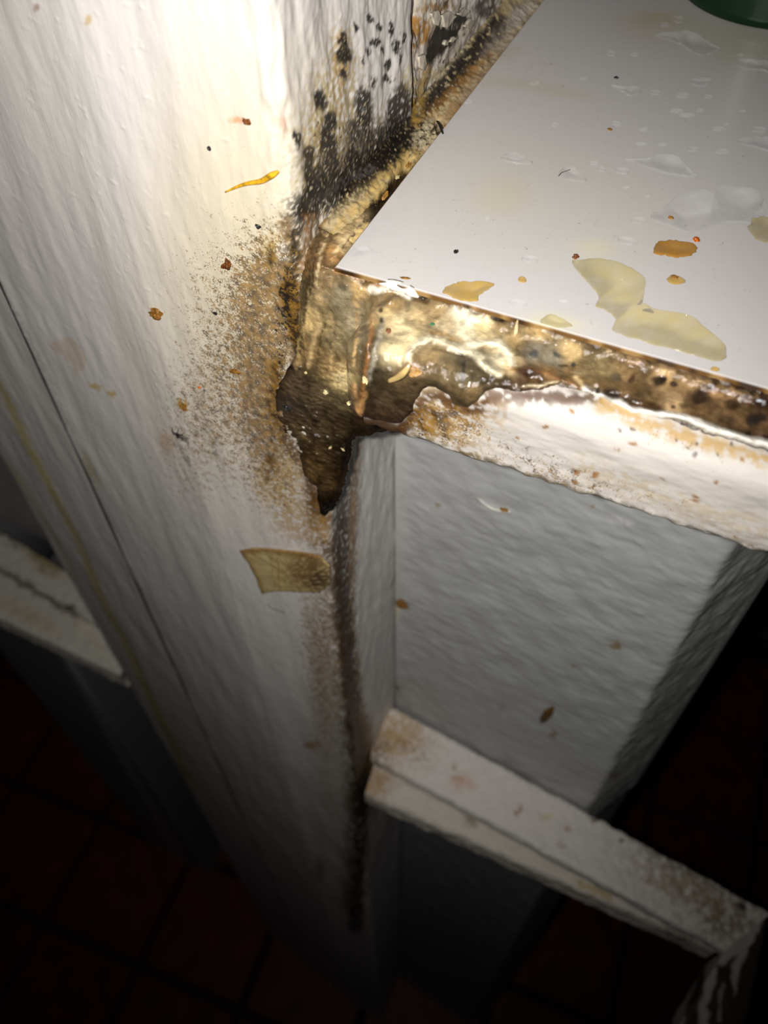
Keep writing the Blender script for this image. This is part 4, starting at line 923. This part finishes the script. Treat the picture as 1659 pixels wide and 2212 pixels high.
C_BRN = plain('brown_crumb', (122, 84, 34), .5, var=.4, scale=900); C_RST = plain('rust_crumb', (92, 52, 20), .5, var=.4, scale=900); C_BLK = plain('black_speck', (30, 27, 26), .4, var=.3, scale=900)
C_CRM = plain('cream_chip', (190, 174, 130), .4, var=.12, scale=700); C_OCH = plain('ochre_flake', (140, 102, 46), .5, var=.3, scale=900); C_GRN = plain('green_speck', (20, 96, 66), .4, var=.2, scale=900)
C_ORG = plain('orange_crumb', (170, 84, 18), .35, var=.3, scale=900); C_WHT = plain('white_chip', (226, 222, 214), .45, var=.08, scale=600); C_SEED = plain('pale_seed', (186, 166, 128), .5, var=.25, scale=1200)
c_ = chunk('crumb', S_POST(337, 680), N_FRONT, (1.9, 1.2, .8), C_BRN, 'amber brown crumb stuck on the left of the post front', 'crumb', 1, 20, rough=.6)
chunk('crumb', S_POST(490, 571), N_FRONT, (.9, 1.5, .7), C_RST, 'rust brown crumb on the post left of the worktop corner', 'crumb', 2, -35, rough=.6)
chunk('crumb', S_POST(533, 266), N_FRONT, (.7, .5, .4), C_RST, 'dark orange crumb high on the post', 'crumb', 3, 10, rough=.5)
chunk('crumb', S_POST(508, 803), N_FRONT, (1.3, .7, .35), C_BRN, 'flat brown crumb on the post beside the grimy patch', 'crumb', 4, 15, rough=.5)
chunk('crumb', S_POST(428, 838), N_FRONT, (.45, .35, .3), C_ORG, 'tiny orange crumb on the post above the fly', 'crumb', 5)
chunk('crumb', S_POST(391, 878), N_FRONT, (1.2, 1.6, .22), C_OCH, 'ochre splash crumb on the post just above the fly', 'crumb', 6, -35, rough=.7)
chunk('crumb', S_POST(448, 322), N_FRONT, (.4, .4, .3), C_BLK, 'black speck on the upper middle of the post', 'speck', 7)
chunk('crumb', S_POST(556, 491), N_FRONT, (.6, .45, .3), C_BLK, 'black speck on the post near its right arris', 'speck', 8)
chunk('crumb', S_POST(461, 676), N_FRONT, (.55, .35, .3), C_BLK, 'black speck on the post right of the amber crumb', 'speck', 9)
chunk('crumb', S_GOO(621, 882), nrmv, (.85, .6, .5), C_BLK, 'shiny black chip in the brown grime on the post', 'chip', 10, 10, rough=.5)
for i, (x, y, sx, sy, lab) in enumerate(((703, 848, .65, .6, 'square cream chip in the wet grime'), (788, 823, .4, .85, 'upright cream chip left of the folded silicone'), (752, 872, .55, .35, 'cream chip lowest in the wet grime pool'), (712, 966, .5, .25, 'white grain at the foot of the grime by the pier'),
                                         (740, 972, .25, .55, 'white grain on the dark strip above the pier'), (660, 806, .35, .3, 'small cream grain at the top of the brown pool'))):
    chunk('chip', S_GOO(x, y), nrmv, (sx, sy, .35), C_CRM, lab, 'chip', 20 + i, 12 * i, rough=.4)
chunk('flake', S_GOO(899, 804), nrmv, (1.25, .75, .3), C_OCH, 'ochre flake lying on the brown silicone', 'flake', 30, 15, rough=.7)
chunk('flake', S_GOO(933, 699), nrmv, (.4, .3, .25), C_GRN, 'tiny green plastic speck on the cream silicone', 'speck', 31, 15)
chunk('flake', S_GOO(841, 712), nrmv, (.45, .35, .3), C_RST, 'tiny rust speck on the cream silicone fold', 'speck', 32)
chunk('seed', S_GOO(1113, 712), nrmv, (.35, 1.7, .4), C_SEED, 'pale seed standing in silicone below the worktop edge', 'seed', 33, -6, rough=.2)
def wt_at(x, y): return at(x, y, 2, .02)
chunk('crumb', wt_at(1243, 556), N_UP, (.55, .55, .45), C_RST, 'rust red crumb above the large pale yellow puddle', 'crumb', 40, rough=.4)
chunk('crumb', wt_at(1504, 519), N_UP, (.6, .6, .4), C_ORG, 'orange crumb at the tip of the amber puddle', 'crumb', 41, rough=.5)
chunk('crumb', wt_at(985, 545), N_UP, (.42, .5, .35), C_BLK, 'black speck on the worktop behind the small yellow puddle', 'speck', 42)
chunk('crumb', wt_at(1331, 169), N_UP, (.55, .4, .3), C_BLK, 'black speck on the worktop at the top middle', 'speck', 43)
chunk('crumb', wt_at(1317, 281), N_UP, (.55, .35, .3), C_BRN, 'brown speck on the worktop above the round droplet', 'speck', 44)
chunk('crumb', wt_at(1449, 472), N_UP, (.5, .45, .3), C_OCH, 'yellow crumb in the largest clear puddle', 'crumb', 45)
chunk('crumb', wt_at(1457, 601), N_UP, (.7, .5, .35), C_BRN, 'brown crumb in the yellow droplet below the amber puddle', 'crumb', 46)
chunk('crumb', wt_at(876, 602), N_UP, (.9, .3, .2), C_BRN, 'dark brown sliver at the front edge of the worktop', 'crumb', 47, 10)
def pier_at(x, y):
    r = RW @ _ray0(x, y); n_ = YD; t = ((PO - CAM) @ n_) / (r @ n_); return CAM + t * r - YD * .9
chunk('flake', pier_at(870, 1301), -YD, (3.2, 2.4, .8), C_BRN, 'dark brown flake on the pier by its concave corner', 'flake', 50, 10, rough=.5)
chunk('flake', pier_at(1184, 1537), -YD, (1.5, 8.0, 1.3), plain('brown_blob', (104, 72, 28), .5, var=.2, scale=400), 'upright brown blob on the lower middle of the pier', 'flake', 51, -8, rough=.35)
chunk('flake', pier_at(1092, 1096), -YD, (1.2, .7, .5), C_OCH, 'ochre crumb on the pier at the end of a paint curl', 'flake', 52, 20, rough=.5)

def tube(name, pts, rad, mat, label=None, cat=None, parent=None, n=6, flat=1.0, taper=None, closed_ends=True, nrm_=None):
    pts = np.asarray(pts, float); m_ = len(pts); tan = np.gradient(pts, axis=0); tan /= np.linalg.norm(tan, axis=1, keepdims=True)
    ref = np.asarray(nrm_ if nrm_ is not None else (0, 0, 1.)); ref = np.where(np.abs(tan @ ref)[:, None] > .95, np.array([0, 1., 0]), ref)
    a = np.cross(tan, ref); a /= np.linalg.norm(a, axis=1, keepdims=True); b = np.cross(a, tan)
    th_ = np.linspace(0, 2 * math.pi, n, endpoint=False); r_ = rad * (taper if taper is not None else np.ones(m_))
    V_ = pts[:, None] + (a[:, None] * np.cos(th_)[None, :, None] + flat * b[:, None] * np.sin(th_)[None, :, None]) * np.asarray(r_)[:, None, None]
    o = make_mesh(name, V_.reshape(-1, 3), gridq(m_, n, True), [tuple(range(n))[::-1], tuple((m_ - 1) * n + i for i in range(n))], mat, parent=parent, origin=None if parent else pts.mean(0))
    if label: tag(o, label, cat)
    return o
def spl(pts, k_=6):
    pts = np.asarray(pts, float); n0 = len(pts); out = []
    for i in range(n0 - 1):
        p0, p1, p2, p3 = pts[max(i - 1, 0)], pts[i], pts[i + 1], pts[min(i + 2, n0 - 1)]
        for t in np.arange(k_) / k_: out.append(.5 * (2 * p1 + (p2 - p0) * t + (2 * p0 - 5 * p1 + 4 * p2 - p3) * t * t + (3 * p1 - p0 - 3 * p2 + p3) * t ** 3))
    out.append(pts[-1]); return np.array(out)
tube('fibre', spl([S_POST(x, y) + N_FRONT * .25 for x, y in ((600, 372), (582, 383), (560, 391), (535, 394), (515, 404), (488, 418))]), .6, plain('yellow_fibre', (196, 150, 34), .4, var=.3, scale=700),
     'yellow peel or fibre stuck across the upper post front', 'fibre', flat=.4, taper=np.interp(np.linspace(0, 1, 31), [0, .15, .5, .8, 1], [.5, 1, .8, .5, .2]), nrm_=N_FRONT)
tube('paint_curl', spl([pier_at(x, y) for x, y in ((1036, 1073), (1050, 1085), (1068, 1096), (1088, 1100), (1106, 1101))]), .75, C_WHT, 'cream curl of peeled paint on the upper pier', 'flake', flat=.5,
     taper=np.interp(np.linspace(0, 1, 25), [0, .4, .8, 1], [.3, .9, 1, .4]), nrm_=-YD)
tube('twig', spl([at(x, y, 2, 1.2) for x, y in ((944, 262), (950, 270), (953, 279), (956, 288))]), .35, C_BLK, 'tiny black twig caught in the sealant beside the worktop', 'twig', taper=np.interp(np.linspace(0, 1, 19), [0, .5, 1], [.7, 1, .5]))
tube('hair', spl([wt_at(x, y) + np.array([0, 0, .4]) for x, y in ((1206, 384), (1212, 377), (1220, 374), (1231, 370))]), .06, C_BLK, 'fine dark hair in the round clear droplet', 'hair', n=4)
tube('hair', spl([S_POST(x, y) + N_FRONT * .2 for x, y in ((577, 1304), (584, 1312), (600, 1318), (612, 1322))]), .12, C_BLK, 'short dark hair on the post below the torn scrap', 'hair', n=4)
tube('sliver', spl([pier_at(x, y) + YD * -.4 for x, y in ((826, 950), (824, 962), (820, 975))]), .5, C_BRN, 'brown sliver on the pier just under the rail', 'sliver', taper=np.interp(np.linspace(0, 1, 13), [0, .5, 1], [.6, 1, .3]), nrm_=-YD)
# flakes curling in the hole of the old sealant (parts of the sealant)
S_STRIP = Surf(Sd)
for i, (x, y, a, b, an, m_) in enumerate(((832, 425, 1.0, .5, 40, C_OCH), (812, 452, .7, .35, 60, C_CRM), (803, 458, .5, .3, 20, C_CRM), (880, 355, .8, .4, 40, C_OCH), (860, 385, .6, .3, 10, C_CRM))):
    o = chunk('paint_flake', S_STRIP(x, y), (.5, -.3, .8), (a, b, .3), m_, None, None, 60 + i, an, parent=strip, rough=.6)
# curled silicone tongue and folded flap on the goo
tube('silicone_flap', spl([S_GOO(x, y) + nrmv * h_ for x, y, h_ in ((882, 788, 1.0), (874, 806, 1.2), (856, 818, .9), (838, 826, .4))]), .75, plain('flap', (176, 150, 100), .15, var=.15, scale=500), parent=goo, flat=.55, taper=np.interp(np.linspace(0, 1, 19), [0, .5, 1], [.5, 1, .6]), nrm_=nrmv)
tube('silicone_flap', spl([S_GOO(x, y) + nrmv * h_ for x, y, h_ in ((818, 606, .4), (845, 612, .7), (872, 620, .9), (892, 630, .8), (906, 640, .3))]), 1.1, C_WHT, parent=goo, flat=.45, taper=np.interp(np.linspace(0, 1, 25), [0, .3, .75, 1], [.4, 1, .9, .15]), nrm_=nrmv)

# fly on the post
fp = S_POST(391, 941) + N_FRONT * .15
fly = thing('fly', fp, 'tiny black fly sitting on the post front', 'fly')
def fl_e(name, off, size, mat, ang, seed, proud=.5): return chunk(name, fp + np.array([off[0], -off[2], off[1]]), N_FRONT, size, mat, None, None, seed, ang, parent=fly, rough=.12)
M_FLYW = film('fly_wing', (150, 146, 138), .45, .2)
fl_e('thorax', (-.15, .05, .35), (.62, .48, .45), C_BLK, -10, 71); fl_e('abdomen', (.55, -.15, .3), (.75, .45, .4), C_BLK, -15, 72); fl_e('head', (-.85, .2, .35), (.32, .36, .3), C_BLK, 0, 73)
for s_, (ox, oz, an) in enumerate(((1.2, .3, 18), (1.05, -.55, -32))):
    chunk('wing', fp + np.array([ox, -.75, oz]), N_FRONT, (1.25, .42, .05), M_FLYW, None, None, 74 + s_, an, parent=fly, rough=.1)
for k_, (ax_, az_, bx_, bz_) in enumerate(((-.5, .3, -1.9, 1.0), (-.2, .3, -.2, 1.5), (.2, .2, 1.2, 1.2), (-.6, -.1, -2.0, .1), (-.3, -.3, -1.0, -1.4), (.2, -.3, .6, -1.6))):
    b_ = fp + np.array([ax_, -.35, az_]); e_ = fp + np.array([bx_, 0, bz_]); tube('leg', spl([b_, (b_ + e_) / 2 + N_FRONT * .55, e_], 4), .07, C_BLK, parent=fly, n=5)

fly.scale = (1.4, 1.4, 1.4)
# ================================================================== green bottle at the back of the worktop
M_GRNB = plain('green_plastic', (3, 40, 16), .35, var=.12, scale=60, bump=.05)
ga, gb, gc = at(1478, 0, 2, 0), at(1540, 42, 2, 0), at(1659, 72, 2, 0)
def circ(a, b, c):
    A = np.array([[b[0] - a[0], b[1] - a[1]], [c[0] - a[0], c[1] - a[1]]]) * 2
    B = np.array([b[0] ** 2 - a[0] ** 2 + b[1] ** 2 - a[1] ** 2, c[0] ** 2 - a[0] ** 2 + c[1] ** 2 - a[1] ** 2]); ce = np.linalg.solve(A, B); return ce, np.hypot(*(ce - a[:2]))
ce, rg = circ(ga, gb, gc)
def lathe(name, prof_, mat, parent, n=64):
    V_ = np.array([[ce[0] + r_ * math.cos(a), ce[1] + r_ * math.sin(a), z_] for (r_, z_) in prof_ for a in np.linspace(0, 2 * math.pi, n, endpoint=False)])
    m_ = len(prof_); return make_mesh(name, V_, gridq(m_, n, True), [tuple(range(n))[::-1], tuple((m_ - 1) * n + i for i in range(n))], mat, parent)
bot = thing('bottle', (ce[0], ce[1], .1), 'dark green plastic bottle standing on the worktop at the back', 'bottle')
lathe('bottle_body', [(rg - 2, .15), (rg, .9), (rg + .2, 3), (rg - .3, 5), (rg, 9), (rg, 90), (rg - 1, 100), (rg * .8, 122), (rg * .45, 138), (rg * .36, 142), (rg * .36, 150)], M_GRNB, bot)
lathe('bottle_cap', [(rg * .4, 147), (rg * .42, 148), (rg * .42, 168), (rg * .38, 170)], plain('cap_white', (210, 208, 200), .4, var=.05), bot)
print('bottle', ce, rg)
